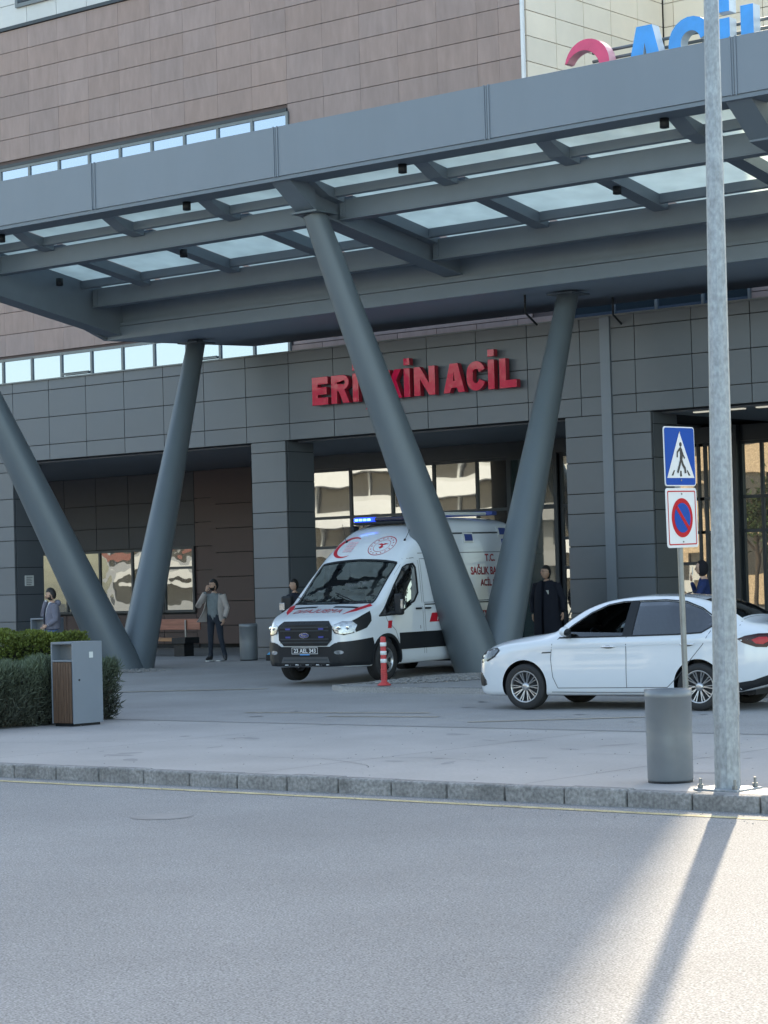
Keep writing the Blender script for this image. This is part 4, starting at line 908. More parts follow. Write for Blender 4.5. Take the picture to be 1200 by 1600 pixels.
# ------------------------------------------------------------------ white saloon
def make_car():
    t = empty('parked_car', (0, 0, 0), 0, 'white four door saloon car with its front window open beside the right V column', 'car')
    L_ = 4.53
    tab = dict(
      w=([0, .04, .12, .25, .45, .7, 1.0, 1.5, 2.3, 3.1, 3.6, 4.0, 4.3, 4.45, 4.53], [.50, .62, .74, .825, .868, .886, .892, .893, .895, .896, .893, .87, .80, .70, .58]),
      zb=([0, .08, .3, .8, 3.6, 4.1, 4.4, 4.53], [.27, .21, .185, .19, .20, .25, .32, .40]),
      zt=([0, .03, .10, .22, .45, .8, 1.1, 1.30, 1.5, 1.8, 2.1, 2.4, 2.7, 3.0, 3.3, 3.6, 3.9, 4.05, 4.2, 4.35, 4.46, 4.53], [.62, .72, .80, .875, .955, 1.02, 1.055, 1.10, 1.25, 1.42, 1.505, 1.54, 1.555, 1.55, 1.523, 1.455, 1.33, 1.235, 1.175, 1.145, 1.10, .98]),
      zs=([0, .1, .3, .6, 1.0, 1.4, 2.5, 3.5, 4.1, 4.4, 4.53], [.58, .73, .82, .895, .93, .955, .975, 1.0, 1.02, 1.0, .90]),
      ws=([0, .04, .12, .25, .45, .7, 1.0, 1.5, 2.5, 3.5, 4.0, 4.3, 4.45, 4.53], [.46, .58, .69, .77, .81, .835, .85, .858, .862, .858, .83, .755, .66, .54]),
      wr=([0, .1, .4, .8, 1.2, 1.45, 1.8, 2.1, 2.5, 3.0, 3.4, 3.8, 4.1, 4.4, 4.53], [.36, .54, .62, .66, .70, .70, .645, .61, .60, .595, .58, .58, .62, .52, .40]),
      zr=([0, .1, .4, .8, 1.1, 1.30, 1.5, 1.8, 2.1, 2.4, 2.7, 3.0, 3.3, 3.6, 3.9, 4.1, 4.35, 4.46, 4.53], [.61, .78, .92, .99, 1.025, 1.065, 1.20, 1.365, 1.452, 1.488, 1.502, 1.498, 1.472, 1.40, 1.275, 1.16, 1.115, 1.075, .95]))
    def sect(g):
        w_, zb, zt, zs, ws, wr, zr = (g[k] for k in ('w', 'zb', 'zt', 'zs', 'ws', 'wr', 'zr'))
        zs = min(zs, zr-.012); zm = zb+(zs-zb)*.5
        return [(0, zb), (w_*.55, zb), (w_-.12, zb+.0), (w_-.035, zb+.035), (w_-.008, zb+.14), (w_, zm-.03), (w_-.012, zs-.20*(zs-zb)), (ws+.022, zs-.05*(zs-zb)-.02), (ws, zs), (ws+(wr-ws)*.5+.018, zs+(zr-zs)*.5), (wr, zr), (wr*.72, zr+(zt-zr)*.62), (wr*.36, zr+(zt-zr)*.92), (0, zt)]
    ss = sorted(set([0, .015, .04, .08, .12, .18, .25, .33]+[round(.33+.07*k, 3) for k in range(1, 59)]+[4.42, 4.46, 4.5, 4.53]))
    ss = [s for s in ss if s <= 4.53]
    body_bm = loft(tab, ss, sect); pj = Proj(body_bm); body = to_obj(body_bm.copy(), 'body', [M['carpaint'], M['black']]); body_bm.free()
    tin = {k: (v[0], [a-d for a in v[1]]) for (k, v), d in zip(tab.items(), (.07, -.12, .035, .0, .05, .05, .03))}
    inn = loft(tin, [round(1.12+.09*k, 3) for k in range(0, 33)], sect, 1)
    win_f = [(1.48, 1.05), (1.60, 1.14), (1.86, 1.31), (2.1, 1.415), (2.32, 1.452), (2.44, 1.455), (2.39, 1.01), (1.52, .995)]
    win_r = [(2.52, 1.00), (2.56, 1.458), (2.95, 1.465), (3.25, 1.438), (3.50, 1.345), (3.66, 1.235), (3.70, 1.14), (3.55, 1.045), (3.2, 1.025)]
    # arch wells and glass openings
    cuts = [to_obj(inn, 'cut', [M['dark'], M['black']])]
    for s in (.875, 3.50):
        for sg_ in (1, -1): cuts.append(cyl_cut(s, .352, sg_*.62, sg_*1.1, .335))
    cuts.append(prism_cut(win_f, .45, 1.2, 'xz')); cuts.append(prism_cut(win_r, .45, 1.2, 'xz')); cuts.append(prism_cut(win_f, -1.2, -.45, 'xz')); cuts.append(prism_cut(win_r, -1.2, -.45, 'xz'))
    ws_ = [(1.36, -.60), (1.36, .60), (1.98, .52), (1.98, -.52)]; rw = [(3.46, -.48), (3.46, .48), (4.02, .56), (4.02, -.56)]
    cuts.append(prism_cut(ws_, 1.06, 2, 'xy')); cuts.append(prism_cut(rw, 1.10, 2, 'xy'))
    boolean(body, cuts); smooth_fix(body, 32); body.parent = t
    def dec(name, m_, fn, par=body):
        mb = MB(); fn(mb); o = mb.build(name, m_); o.parent = par; return o
    for pl in ('L', 'Rt'):
        if pl == 'Rt':
            dec('window_glass', M['carglass_clear'], lambda mb: pj.poly(mb, pl, win_f, -.012, 0))
        else:     # lowered front window: a strip of glass left at the sill
            dec('window_glass', M['carglass_clear'], lambda mb: pj.poly(mb, pl, [(1.52, .995), (1.49, 1.04), (1.58, 1.07), (2.39, 1.05), (2.39, 1.01)], -.012, 0))
        dec('window_glass', M['carglass'], lambda mb: pj.poly(mb, pl, win_r, -.010, 0))
        def pil(mb):
            pj.poly(mb, pl, [(2.385, 1.0), (2.435, 1.455), (2.565, 1.46), (2.525, 1.0)], .004, .012)
        dec('pillar_cover', M['black'], pil)
        dec('window_trim', M['black'], lambda mb: (pj.line(mb, pl, [(1.42, .985), (1.56, .987), (2.5, 1.0), (3.2, 1.014), (3.55, 1.034), (3.71, 1.13)], .02, .005), pj.line(mb, pl, [(1.48, 1.05), (1.60, 1.148), (1.86, 1.318), (2.1, 1.423), (2.32, 1.46), (2.56, 1.467), (2.95, 1.475), (3.25, 1.448), (3.5, 1.355), (3.67, 1.245), (3.71, 1.13)], .016, .005)))
        dec('door_gap', M['seam'], lambda mb: (pj.line(mb, pl, [(1.42, .98), (1.32, .90), (1.30, .70), (1.33, .45), (1.40, .30)], .009, .0015), pj.line(mb, pl, [(2.45, .99), (2.455, .7), (2.45, .30)], .009, .0015), pj.line(mb, pl, [(3.68, 1.06), (3.58, .88), (3.42, .70), (3.22, .46), (3.05, .31)], .009, .0015), pj.line(mb, pl, [(1.40, .30), (3.05, .31)], .009, .0015)))
        dec('crease', M['carpaint'], lambda mb: (pj.line(mb, pl, [(.62, .80), (1.4, .845), (2.5, .875), (3.6, .905), (4.2, .93)], .014, .006)))
        for s in (2.19, 3.36):
            z = .86+.02*(s > 3)
            def hd(mb, s=s, z=z):
                p, n = pj.hit(pl, s, z); y = p.y; sg_ = 1 if y > 0 else -1
                mb.tube([(-s+.10, y+sg_*.006, z), (-s+.08, y+sg_*.030, z+.002), (-s-.06, y+sg_*.030, z+.004), (-s-.10, y+sg_*.006, z+.002)], [.010, .013, .013, .010], 8)
            dec('door_handle', M['chrome'], hd)
            dec('handle_cup', M['seam'], lambda mb, s=s, z=z: pj.poly(mb, pl, [(s+.0+.075*math.cos(a), z-.003+.022*math.sin(a)) for a in [k*math.pi/8 for k in range(16)]], .0015, 0))
        def mir(mb):
            sg_ = 1 if pl == 'L' else -1; mb.sphere((-1.57, sg_*.955, 1.075), (.075, .105, .068), 16)
        dec('wing_mirror', M['carpaint'], mir)
        def mirb(mb):
            sg_ = 1 if pl == 'L' else -1; mb.hexa([(-1.53, sg_*.84, .985), (-1.61, sg_*.84, .985), (-1.61, sg_*.95, 1.01), (-1.53, sg_*.95, 1.01), (-1.54, sg_*.84, 1.07), (-1.60, sg_*.84, 1.07), (-1.60, sg_*.95, 1.04), (-1.54, sg_*.95, 1.04)]); mb.sphere((-1.595, sg_*.955, 1.07), (.06, .095, .058), 14)
        dec('mirror_base', M['black'], mirb)
        dec('sill_line', M['seam'], lambda mb: pj.line(mb, pl, [(1.30, .245), (2.2, .24), (3.08, .245)], .008, .0015))
        dec('side_badge', M['seam'], lambda mb: pj.poly(mb, pl, [(1.16, .775), (1.30, .78), (1.31, .80), (1.17, .795)], .004, .004))
        # lamps wrap onto the side
        dec('tail_lamp', M['tail'], lambda mb: pj.poly(mb, pl, [(4.06, .945), (4.16, .985), (4.32, 1.01), (4.44, 1.01), (4.48, .91), (4.42, .83), (4.30, .835), (4.14, .89)], .006, .006, 0, .05))
        dec('lamp_core', M['redgloss'], lambda mb: pj.poly(mb, pl, [(4.24, .93), (4.33, .965), (4.42, .965), (4.44, .91), (4.38, .87), (4.30, .88)], .009, .003, 0, .05))
        dec('headlamp', M['carlamp'], lambda mb: pj.poly(mb, pl, [(.14, .66), (.12, .73), (.18, .785), (.30, .82), (.42, .84), (.46, .825), (.40, .745), (.28, .685)], .006, .006, 0, .04))
        dec('lamp_bezel', M['black'], lambda mb: (pj.line(mb, pl, [(.12, .72), (.18, .788), (.30, .823), (.43, .845), (.47, .825), (.40, .74), (.28, .68), (.14, .652)], .022, .008)))
        dec('fog_lamp_bezel', M['black'], lambda mb: pj.poly(mb, pl, [(.09, .33), (.08, .42), (.10, .52), (.15, .50), (.24, .40), (.25, .345), (.18, .32)], .005, .005, 0, .04))
        dec('fog_trim', M['chrome'], lambda mb: pj.line(mb, pl, [(.10, .505), (.16, .485), (.235, .40), (.24, .35)], .010, .008))
        dec('rear_skirt', M['black'], lambda mb: pj.poly(mb, pl, [(3.88, .26), (3.90, .34), (4.05, .37), (4.25, .40), (4.44, .47), (4.47, .40), (4.40, .34), (4.1, .265)], .005, .005, 0, .06))
    dec('windscreen', M['carglass_clear'], lambda mb: pj.poly(mb, 'T', [(1.34, -.62), (1.34, .62), (2.0, .54), (2.0, -.54)], -.004, 0, 0, .12))
    dec('rear_window', M['carglass'], lambda mb: pj.poly(mb, 'T', [(3.44, -.50), (3.44, .50), (4.03, .58), (4.03, -.58)], -.004, 0, 0, .12))
    dec('grille', M['black'], lambda mb: pj.poly(mb, 'F', [(-.42, .58), (-.36, .67), (.36, .67), (.42, .58), (.30, .50), (-.30, .50)], .004, .004, 0, .06))
    dec('lower_grille', M['black'], lambda mb: pj.poly(mb, 'F', [(-.5, .30), (-.5, .40), (.5, .40), (.5, .30)], .004, .004, 0, .06))
    dec('boot_gap', M['seam'], lambda mb: pj.line(mb, 'T', [(4.05, -.72), (4.05, .72)], .008, .0015))
    mb = MB(); mb.tube([(-2.95, 0, 1.54), (-3.1, 0, 1.58), (-3.2, 0, 1.65)], [.012, .006, .003], 8); o = mb.build('aerial', M['black'], body)
    # underside and cabin
    mb = MB(); mb.box(-4.2, -.4, -.60, .60, .20, .34); mb.build('underbody', M['black'], t)
    mb = MB(); mb.hexa([(-1.5, -.72, .60), (-1.25, -.72, .60), (-1.25, .72, .60), (-1.5, .72, .60), (-1.62, -.72, .96), (-1.3, -.72, .98), (-1.3, .72, .98), (-1.62, .72, .96)]); mb.build('dashboard', M['seat'], t)
    mb = MB(); bm = bmesh.new(); n = 24
    mb.lathe([(.185, -.012), (.197, 0), (.185, .012), (.173, 0), (.185, -.012)], 28, Matrix.Translation((-1.78, .36, .93)) @ Matrix.Rotation(R(-65), 4, 'Y')); mb.build('steering_wheel', M['black'], t)
    seat(t, -2.15, .36); seat(t, -2.15, -.36)
    mb = MB(); mb.bevbox(-3.45, -3.3, -.62, .62, .45, 1.05, .05); mb.bevbox(-3.3, -2.85, -.62, .62, .35, .52, .05); mb.build('rear_seat', M['seat'], t)
    mb = MB(); mb.box(-1.58, -1.50, -.06, .06, 1.28, 1.33); mb.build('inner_mirror', M['black'], t)
    for s in (.875, 3.50):
        wheel(t, s, .785, .317, .20, 1, 'car'); wheel(t, s, -.785, .317, .20, -1, 'car')
    return t
# ------------------------------------------------------------------ ambulance
def make_van():
    t = empty('ambulance', (0, 0, 0), 0, 'white ambulance van with blue lamp and red crescent nosing out past the V column', 'ambulance')
    tab = dict(
      w=([0, .03, .10, .22, .42, .75, 1.2, 2.0, 5.7, 5.9, 5.98], [.56, .68, .79, .88, .95, .995, 1.03, 1.03, 1.02, .99, .95]),
      zb=([0, .15, .5, 5.6, 5.98], [.31, .27, .26, .32, .42]),
      zt=([0, .04, .10, .20, .35, .55, .80, 1.0, 1.2, 1.5, 1.8, 2.0, 2.2, 2.5, 2.85, 3.3, 4, 5.7, 5.9, 5.98], [1.00, 1.05, 1.09, 1.14, 1.20, 1.26, 1.335, 1.43, 1.60, 1.855, 2.09, 2.24, 2.38, 2.56, 2.72, 2.84, 2.89, 2.89, 2.86, 2.72]),
      zs=([0, .1, .3, .6, .9, 1.2, 2.2, 5.98], [.93, 1.0, 1.07, 1.13, 1.20, 1.28, 1.34, 1.34]),
      ws=([0, .03, .10, .22, .42, .75, 1.2, 2.0, 5.7, 5.9, 5.98], [.53, .64, .745, .83, .90, .945, .985, .995, .985, .955, .915]),
      wr=([0, .1, .3, .6, .85, 1.2, 1.8, 2.4, 3.0, 5.7, 5.98], [.48, .62, .72, .77, .81, .83, .82, .80, .82, .83, .78]),
      zr=([0, .1, .3, .55, .80, 1.0, 1.2, 1.5, 1.8, 2.0, 2.2, 2.5, 2.85, 3.3, 4, 5.7, 5.9, 5.98], [.99, 1.065, 1.15, 1.225, 1.30, 1.38, 1.54, 1.79, 2.02, 2.17, 2.30, 2.47, 2.61, 2.70, 2.74, 2.74, 2.72, 2.60]))
    def sect(g):
        w_, zb, zt, zs, ws, wr, zr = (g[k] for k in ('w', 'zb', 'zt', 'zs', 'ws', 'wr', 'zr'))
        zs = min(zs, zr-.015); zm = zb+(zs-zb)*.5
        return [(0, zb), (w_*.55, zb), (w_-.10, zb), (w_-.02, zb+.05), (w_, zb+.2), (w_, zm), (w_-.012, zs-.2*(zs-zb)), (ws+.012, zs-.03), (ws, zs), (ws+(wr-ws)*.30+.02, zs+(zr-zs)*.5), (ws+(wr-ws)*.62+.03, zs+(zr-zs)*.82), (wr, zr), (wr*.72, zr+(zt-zr)*.62), (wr*.36, zr+(zt-zr)*.92), (0, zt)]
    ss = [0, .012, .03, .06, .10, .15, .20, .28]+[round(.28+.08*k, 3) for k in range(1, 71)]+[5.92, 5.95, 5.98]
    bbm = loft(tab, ss, sect); pj = Proj(bbm); body = to_obj(bbm.copy(), 'body', [M['vanpaint'], M['black']]); bbm.free()
    tin = {k: (v[0], [a-d for a in v[1]]) for (k, v), d in zip(tab.items(), (.08, -.3, .045, .0, .06, .06, .04))}
    inn = loft(tin, [round(.98+.1*k, 3) for k in range(0, 20)], sect, 1)
    ws_ = [(.92, -.78), (.85, -.5), (.82, 0), (.85, .5), (.92, .78), (1.79, .765), (1.81, 0), (1.79, -.765)]
    win = [(1.02, 1.29), (1.30, 1.34), (1.36, 1.62), (1.62, 1.86), (2.08, 1.90), (2.13, 1.84), (2.13, 1.36), (2.02, 1.27), (1.5, 1.20), (.98, 1.20)]
    win = [(.84, 1.115), (1.02, 1.24), (1.20, 1.42), (1.42, 1.63), (1.66, 1.83), (1.80, 1.95), (1.92, 2.0), (2.10, 2.02), (2.16, 1.95), (2.16, 1.50), (2.02, 1.36), (1.62, 1.20), (1.2, 1.13)]
    cuts = [to_obj(inn, 'cut', [M['dark'], M['black']])]
    for s in (1.02, 4.77):
        for sg_ in (1, -1): cuts.append(cyl_cut(s, .405, sg_*.70, sg_*1.3, .36))
    cuts.append(prism_cut(ws_, 1.33, 3, 'xy')); cuts.append(prism_cut(win, .6, 1.3, 'xz')); cuts.append(prism_cut(win, -1.3, -.6, 'xz'))
    boolean(body, cuts); smooth_fix(body, 32); body.parent = t
    def dec(name, m_, fn, par=body):
        mb = MB(); fn(mb); o = mb.build(name, m_); o.parent = par; return o
    dec('windscreen', M['vanglass'], lambda mb: pj.poly(mb, 'T', [(.90, -.80), (.83, -.5), (.80, 0), (.83, .5), (.90, .80), (1.82, .785), (1.84, 0), (1.82, -.785)], -.006, 0, 0, .12))
    dec('windscreen_trim', M['black'], lambda mb: (pj.line(mb, 'T', [(.91, -.80), (.84, -.5), (.81, 0), (.84, .5), (.91, .80)], .05, .003), pj.line(mb, 'T', [(.91, .80), (1.80, .78)], .03, .003), pj.line(mb, 'T', [(.91, -.80), (1.80, -.78)], .03, .003), pj.line(mb, 'T', [(1.80, -.78), (1.82, 0), (1.80, .78)], .045, .003)))
    for pl in ('L', 'Rt'):
        dec('side_window', M['vanglass'], lambda mb: pj.poly(mb, pl, win, -.010, 0))
        dec('window_trim', M['black'], lambda mb: (pj.line(mb, pl, win+[win[0]], .022, .003), pj.line(mb, pl, [(1.46, 1.18), (1.46, 1.66)], .035, .006)))
        dec('door_gap', M['seam'], lambda mb: (pj.line(mb, pl, [(.98, 1.20), (1.06, 1.02), (1.30, .86), (1.42, .62), (1.44, .42)], .010, .0015), pj.line(mb, pl, [(2.25, .42), (2.26, 2.06), (2.15, 2.12), (1.75, 2.09), (1.5, 1.90)], .010, .0015), pj.line(mb, pl, [(3.60, .42), (3.60, 2.1), (2.32, 2.1), (2.32, .42)], .010, .0015), pj.line(mb, pl, [(2.3, 2.20), (5.8, 2.22)], .012, .0015), pj.line(mb, pl, [(2.9, 2.55), (5.8, 2.59)], .03, .004)))
        def clad(mb):
            pj.poly(mb, pl, [(.03, .30), (.02, .70), (.40, .74), (.62, .76), (.66, .60), (.60, .36), (.56, .29)], .008, .01, 0, .08)
        dec('lower_cladding', M['black'], clad)
        dec('side_cladding', M['black'], lambda mb: (pj.poly(mb, pl, [(1.43, .52), (1.42, .81), (4.34, .81), (4.36, .52)], .010, .012, 0, .15), pj.poly(mb, pl, [(5.19, .52), (5.21, .78), (5.93, .78), (5.93, .52)], .010, .012, 0, .15)))
        arch_o = arc(1.02, .36, .455, .455, -8, 188, 26); arch_i = arc(1.02, .36, .400, .400, 188, -8, 26)
        dec('arch_trim', M['black'], lambda mb: pj.poly(mb, pl, arch_o+arch_i, .014, .02, 0, .1))
        for s_ in (2.10, 2.42):
            def hnd(mb, s=s_):
                p, n = pj.hit(pl, s, 1.22); sg_ = 1 if p.y > 0 else -1; mb.tube([(-s+.09, p.y+sg_*.005, 1.22), (-s+.06, p.y+sg_*.03, 1.22), (-s-.06, p.y+sg_*.03, 1.22), (-s-.09, p.y+sg_*.005, 1.22)], .016, 8)
            dec('door_handle', M['black'], hnd)
        def mirror(mb):
            sg_ = 1 if pl == 'L' else -1
            mb.bevbox(-1.30, -1.16, min(sg_*1.08, sg_*1.30), max(sg_*1.08, sg_*1.23), 1.12, 1.50, .04); mb.tube([(-1.22, sg_*.98, 1.16), (-1.22, sg_*1.12, 1.16)], .04, 10)
        dec('wing_mirror', M['black'], mirror)
        dec('repeater', M['lampglass'], lambda mb: mb.bevbox(-1.17, -1.135, min(sgn*1.26, sgn*1.315), max(sgn*1.20, sgn*1.25), 1.24, 1.38, .012) if (sgn := (1 if pl == 'L' else -1)) else None)
        sq = 1 if pl == 'L' else -1
        dec('headlamp', M['lampglass'], lambda mb: (pj.poly(mb, 'F', [(sq*.565, .92), (sq*.60, .86), (sq*.74, .825), (sq*.86, .86), (sq*.88, .98), (sq*.82, 1.05), (sq*.70, 1.045), (sq*.575, .99)], .014, .02, 0, .04)))
        dec('headlamp_surround', M['black'], lambda mb: pj.line(mb, 'F', [(sq*.565, .92), (sq*.60, .86), (sq*.74, .825), (sq*.86, .86)], .022, .017))
        dec('lamp_lens', M['chrome'], lambda mb: [mb.sphere(pj.hit('F', sq*yy, .945)[0]+Vector((.008, 0, 0)), (.016, .05, .045), 14) for yy in (.66, .78)])
        dec('headlamp_housing', M['black'], lambda mb: pj.poly(mb, pl, [(.24, .86), (.20, 1.05), (.42, 1.135), (.66, 1.21), (.62, 1.04), (.48, .93)], .006, .008, 0, .05))
        for qa, qb, qc, qd in ((3.95, 4.22, 2.42, 2.54), (5.30, 5.55, 2.54, 2.66), (5.36, 5.62, 2.34, 2.46)): dec('side_lamp', M['bluemark'], lambda mb: pj.poly(mb, pl, [(qa, qc), (qa, qd), (qb, qd), (qb, qc)], .03, .03))
        for qa, qb, qc, qd in ((3.91, 4.26, 2.39, 2.57), (5.26, 5.59, 2.51, 2.69)): dec('lamp_bezel', M['whitepaper'], lambda mb: pj.poly(mb, pl, [(qa, qc), (qa, qd), (qb, qd), (qb, qc)], .02, .02))
        fl = 1 if pl == 'L' else -1
        def uu(a, b): return (a, b) if pl == 'L' else (b, a)
        dec('side_lettering', M['darkred'], lambda mb: (pj.text(mb, pl, 'T.C.', *uu(4.65, 5.03), 2.04, 2.18), pj.text(mb, pl, 'SAĞLIK BAKANLIĞI', *uu(4.08, 5.85), 1.79, 1.99), pj.text(mb, pl, 'ACİL SAĞLIK', *uu(4.42, 5.50), 1.58, 1.75)))
        dec('red_band', M['red'], lambda mb: pj.poly(mb, pl, [(2.46, .97), (2.56, 1.13), (5.85, 1.13), (5.85, .97)], .003, .003, 0, .2))
        dec('band_lettering', M['signwhite'], lambda mb: (pj.text(mb, pl, 'AMBULANS', *uu(2.72, 3.62), .99, 1.11, .006), pj.text(mb, pl, 'AMBULANS', *uu(4.4, 5.4), .99, 1.11, .006)))
        dec('grey_stripe', M['black'], lambda mb: pj.line(mb, pl, [(2.32, 1.30), (5.8, 1.30)], .05, .004))
        dec('red_tick', M['red'], lambda mb: pj.poly(mb, pl, [(1.05, .90), (1.16, .90), (1.20, 1.03), (1.08, 1.03)], .003, .003))
        dec('fuel_flap', M['seam'], lambda mb: pj.poly(mb, pl, [(2.13, .86), (2.15, .86), (2.15, .92), (2.13, .92)], .003, 0))
    for sg_ in (1, -1):
        dec('bonnet_stripe', M['red'], lambda mb: pj.poly(mb, 'T', [(.30, sg_*.57), (.50, sg_*.72), (.82, sg_*.86), (.88, sg_*.78), (.62, sg_*.65)], .003, .003, 0, .05))
        dec('bonnet_vent', M['black'], lambda mb: pj.poly(mb, 'T', [(.62, sg_*.18), (.62, sg_*.66), (.70, sg_*.66), (.70, sg_*.18)], .003, .003, 0, .06))
        dec('fog_lamp_recess', M['seam'], lambda mb: pj.poly(mb, 'F', [(sg_*.56, .46), (sg_*.53, .58), (sg_*.78, .62), (sg_*.80, .50), (sg_*.73, .43)], .010, .012, 0, .05))
        dec('fog_lamp', M['lampglass'], lambda mb: pj.poly(mb, 'F', [(sg_*.66+.08*math.cos(a), .525+.035*math.sin(a)) for a in [k*math.pi/8 for k in range(16)]], .016, .01, 0, .04))
    # mirrored word on the bonnet, read by drivers ahead in their mirrors (u = s, v = y; rotated)
    bm = text_bm('AMBULANS', 1, 0, .0); a, b, c, d = bb(bm)
    for v in bm.verts: tx = (v.co.x-a)/(b-a); ty = (v.co.y-c)/(d-c); v.co = (.34+.20*ty, .49-.98*tx, 0)
    mb = MB(); pj.put(mb, 'T', bm, .004, 0, 0, .15); o = mb.build('bonnet_lettering', M['darkred'], body)
    # grille, bumper
    gr = [(-.46, 1.05), (-.55, .97), (-.54, .74), (-.44, .64), (.44, .64), (.54, .74), (.55, .97), (.46, 1.05)]
    g_o = dec('grille', M['black'], lambda mb: pj.poly(mb, 'F', gr, .020, .03, 0, .06))
    dec('grille_slat', M['frame'], lambda mb: [pj.line(mb, 'F', [(-.50, z), (.50, z)], .024, .036) for z in (.70, .755, .90, .955)], g_o)
    dec('grille_lamp', emis('blue_led', (.04, .05, .25), .03), lambda mb: [pj.poly(mb, 'F', [(x-.05, z), (x+.05, z), (x+.05, z+.03), (x-.05, z+.03)], .038, .01) for x in (-.34, .34) for z in (.775, .915)], g_o)
    def oval(rx, rz, off):
        return [(rx*math.cos(a), .82+rz*math.sin(a)) for a in [k*math.pi/12 for k in range(24)]]
    dec('oval_badge', M['chrome'], lambda mb: pj.poly(mb, 'F', oval(.105, .047, 0), .042, .02), g_o)
    dec('badge_face', M['bluemark'], lambda mb: pj.poly(mb, 'F', oval(.094, .038, 0), .045, .003), g_o)
    dec('badge_script', M['chrome'], lambda mb: pj.text(mb, 'F', 'Ford', -.065, .065, .80, .845, .047, slant=.01), g_o)
    bp = dec('bumper', M['black'], lambda mb: (pj.poly(mb, 'F', [(-.85, .30), (-.85, .70), (-.60, .685), (-.50, .625), (.50, .625), (.60, .685), (.85, .70), (.85, .30)], .015, .02, 0, .06)))
    dec('intake', M['seam'], lambda mb: (pj.poly(mb, 'F', [(-.5, .35), (-.46, .45), (.46, .45), (.5, .35)], .018, .004)), bp)
    dec('intake_bar', M['frame'], lambda mb: (pj.line(mb, 'F', [(-.45, .40), (.45, .40)], .02, .024)), bp)
    pl_ = dec('number_plate', M['signblack'], lambda mb: mb.bevbox(.015, .032, -.27, .27, .50, .615, .004), bp)
    dec('plate_border', M['signwhite'], lambda mb: [mb.box(.0325, .034, *q) for q in ((-.268, .268, .502, .509), (-.268, .268, .606, .613), (-.268, -.262, .509, .606), (.262, .268, .509, .606))], pl_)
    bm = text_bm('23 AEL 343', 1, 0, .015); a, b, c, d = bb(bm)
    for v in bm.verts: tx = (v.co.x-a)/(b-a); ty = (v.co.y-c)/(d-c); v.co = (.035, -.225+.45*tx, .522+.072*ty)
    mb = MB(); mb.frombm(bm); mb.build('plate_digits', M['signwhite'], pl_)
    dec('plate_strip', M['bluesign'], lambda mb: mb.box(.034, .036, -.10, .10, .482, .497), pl_)
    # markings over the windscreen, seen from the front; on the sloping fairing
    def FP(mb, pts, off=.004, ml=.06): pj.poly(mb, 'F', pts, off, .002, 0, ml)
    cx, cz = -.49, 2.34
    out_ = [(cx+.27*math.cos(R(a)), cz+.19*math.sin(R(a))) for a in range(60, 301, 8)]; in_ = [(cx+.045+.235*math.cos(R(a)), cz+.165*math.sin(R(a))) for a in range(300, 59, -8)]
    dec('red_crescent', M['red'], lambda mb: FP(mb, out_+in_))
    dec('crescent_seal', M['greymark'], lambda mb: [FP(mb, [(cx+.02+dx, cz-.085+dz), (cx+.02+dx+.06, cz-.085+dz), (cx+.02+dx+.06, cz-.085+dz+.038), (cx+.02+dx, cz-.085+dz+.038)]) for dx in (-.06, .012, .084) for dz in (0, .05, .10, .15)])
    ex, ez = .25, 2.35
    def el(rx, rz, n=36, a0=0): return [(ex+rx*math.cos(a), ez+rz*math.sin(a)) for a in [a0+k*2*math.pi/n for k in range(n)]]
    dec('emblem_ring', M['red'], lambda mb: (pj.line(mb, 'F', el(.25, .165)+[el(.25, .165)[0]], .010, .004), pj.line(mb, 'F', el(.155, .105)+[el(.155, .105)[0]], .006, .004)))
    dec('emblem_star', M['red'], lambda mb: [FP(mb, [(q[0]+.012*math.cos(b), q[1]+.009*math.sin(b)) for b in [j*math.pi/3 for j in range(6)]]) for q in el(.205, .137, 16)])
    dec('emblem_wings', M['red'], lambda mb: (FP(mb, [(ex-.11, ez+.035), (ex-.02, ez+.012), (ex, ez-.06), (ex+.02, ez+.012), (ex+.11, ez+.035), (ex+.035, ez+.045), (ex, ez+.03), (ex-.035, ez+.045)]), FP(mb, [(ex-.05, ez-.02), (ex-.012, ez-.045), (ex-.015, ez-.005)]), FP(mb, [(ex+.012, ez-.045), (ex+.05, ez-.02), (ex+.015, ez-.005)])))
    for sg_ in (1, -1):
        p, n = pj.hit('T', 2.34, sg_*.62); mb = MB(); mb.tube([p, p+Vector((-.02, 0, .03))], .02, 8); mb.tube([p, p+Vector((-.10, sg_*.14, .34))], [.006, .003], 6); mb.build('aerial', M['black'], body)
    # blue light bar
    lb = bpy.data.objects.new('light_bar', None); col.objects.link(lb); lb.parent = t; lb.location = (-2.92, 0, 2.74)
    mb = MB(); mb.bevbox(-.15, .15, -.74, .74, .02, .07, .02); mb.build('bar_base', M['black'], lb)
    mb = MB(); mb.bevbox(-.14, .14, -.29, .72, .07, .15, .03); mb.build('dark_lens', mat('dark_blue_lens', (.008, .012, .04), .15), lb)
    mb = MB(); mb.bevbox(-.14, .145, -.74, -.30, .065, .155, .03); mb.build('lit_lens', emis('blue_beacon', (.01, .06, 1.0), .55), lb)
    mb = MB(); [mb.bevbox(.146, .155, -.70+.09*k, -.63+.09*k, .09, .13, .004) for k in range(4)]; mb.build('led_module', emis('led', (.12, .40, 1), 1.3), lb)
    mb = MB(); mb.bevbox(-.10, .10, -.86, -.76, -.10, .0, .03); mb.build('corner_siren', M['black'], lb)
    rb = MB(); rb.bevbox(-5.6, -5.4, -.72, .72, 2.92, 3.0, .02); rb.build('rear_light_bar', M['bluemark'], t)
    rb = MB(); rb.tube([(-3.6, .62, 2.93), (-5.3, .62, 2.95)], .03, 8); rb.build('roof_rail', M['whitepaper'], t)
    # cabin
    mb = MB(); mb.box(-5.7, -.5, -.7, .7, .28, .42); mb.box(-5.2, -4.4, -.6, .6, .2, .4); mb.build('underbody', M['black'], t)
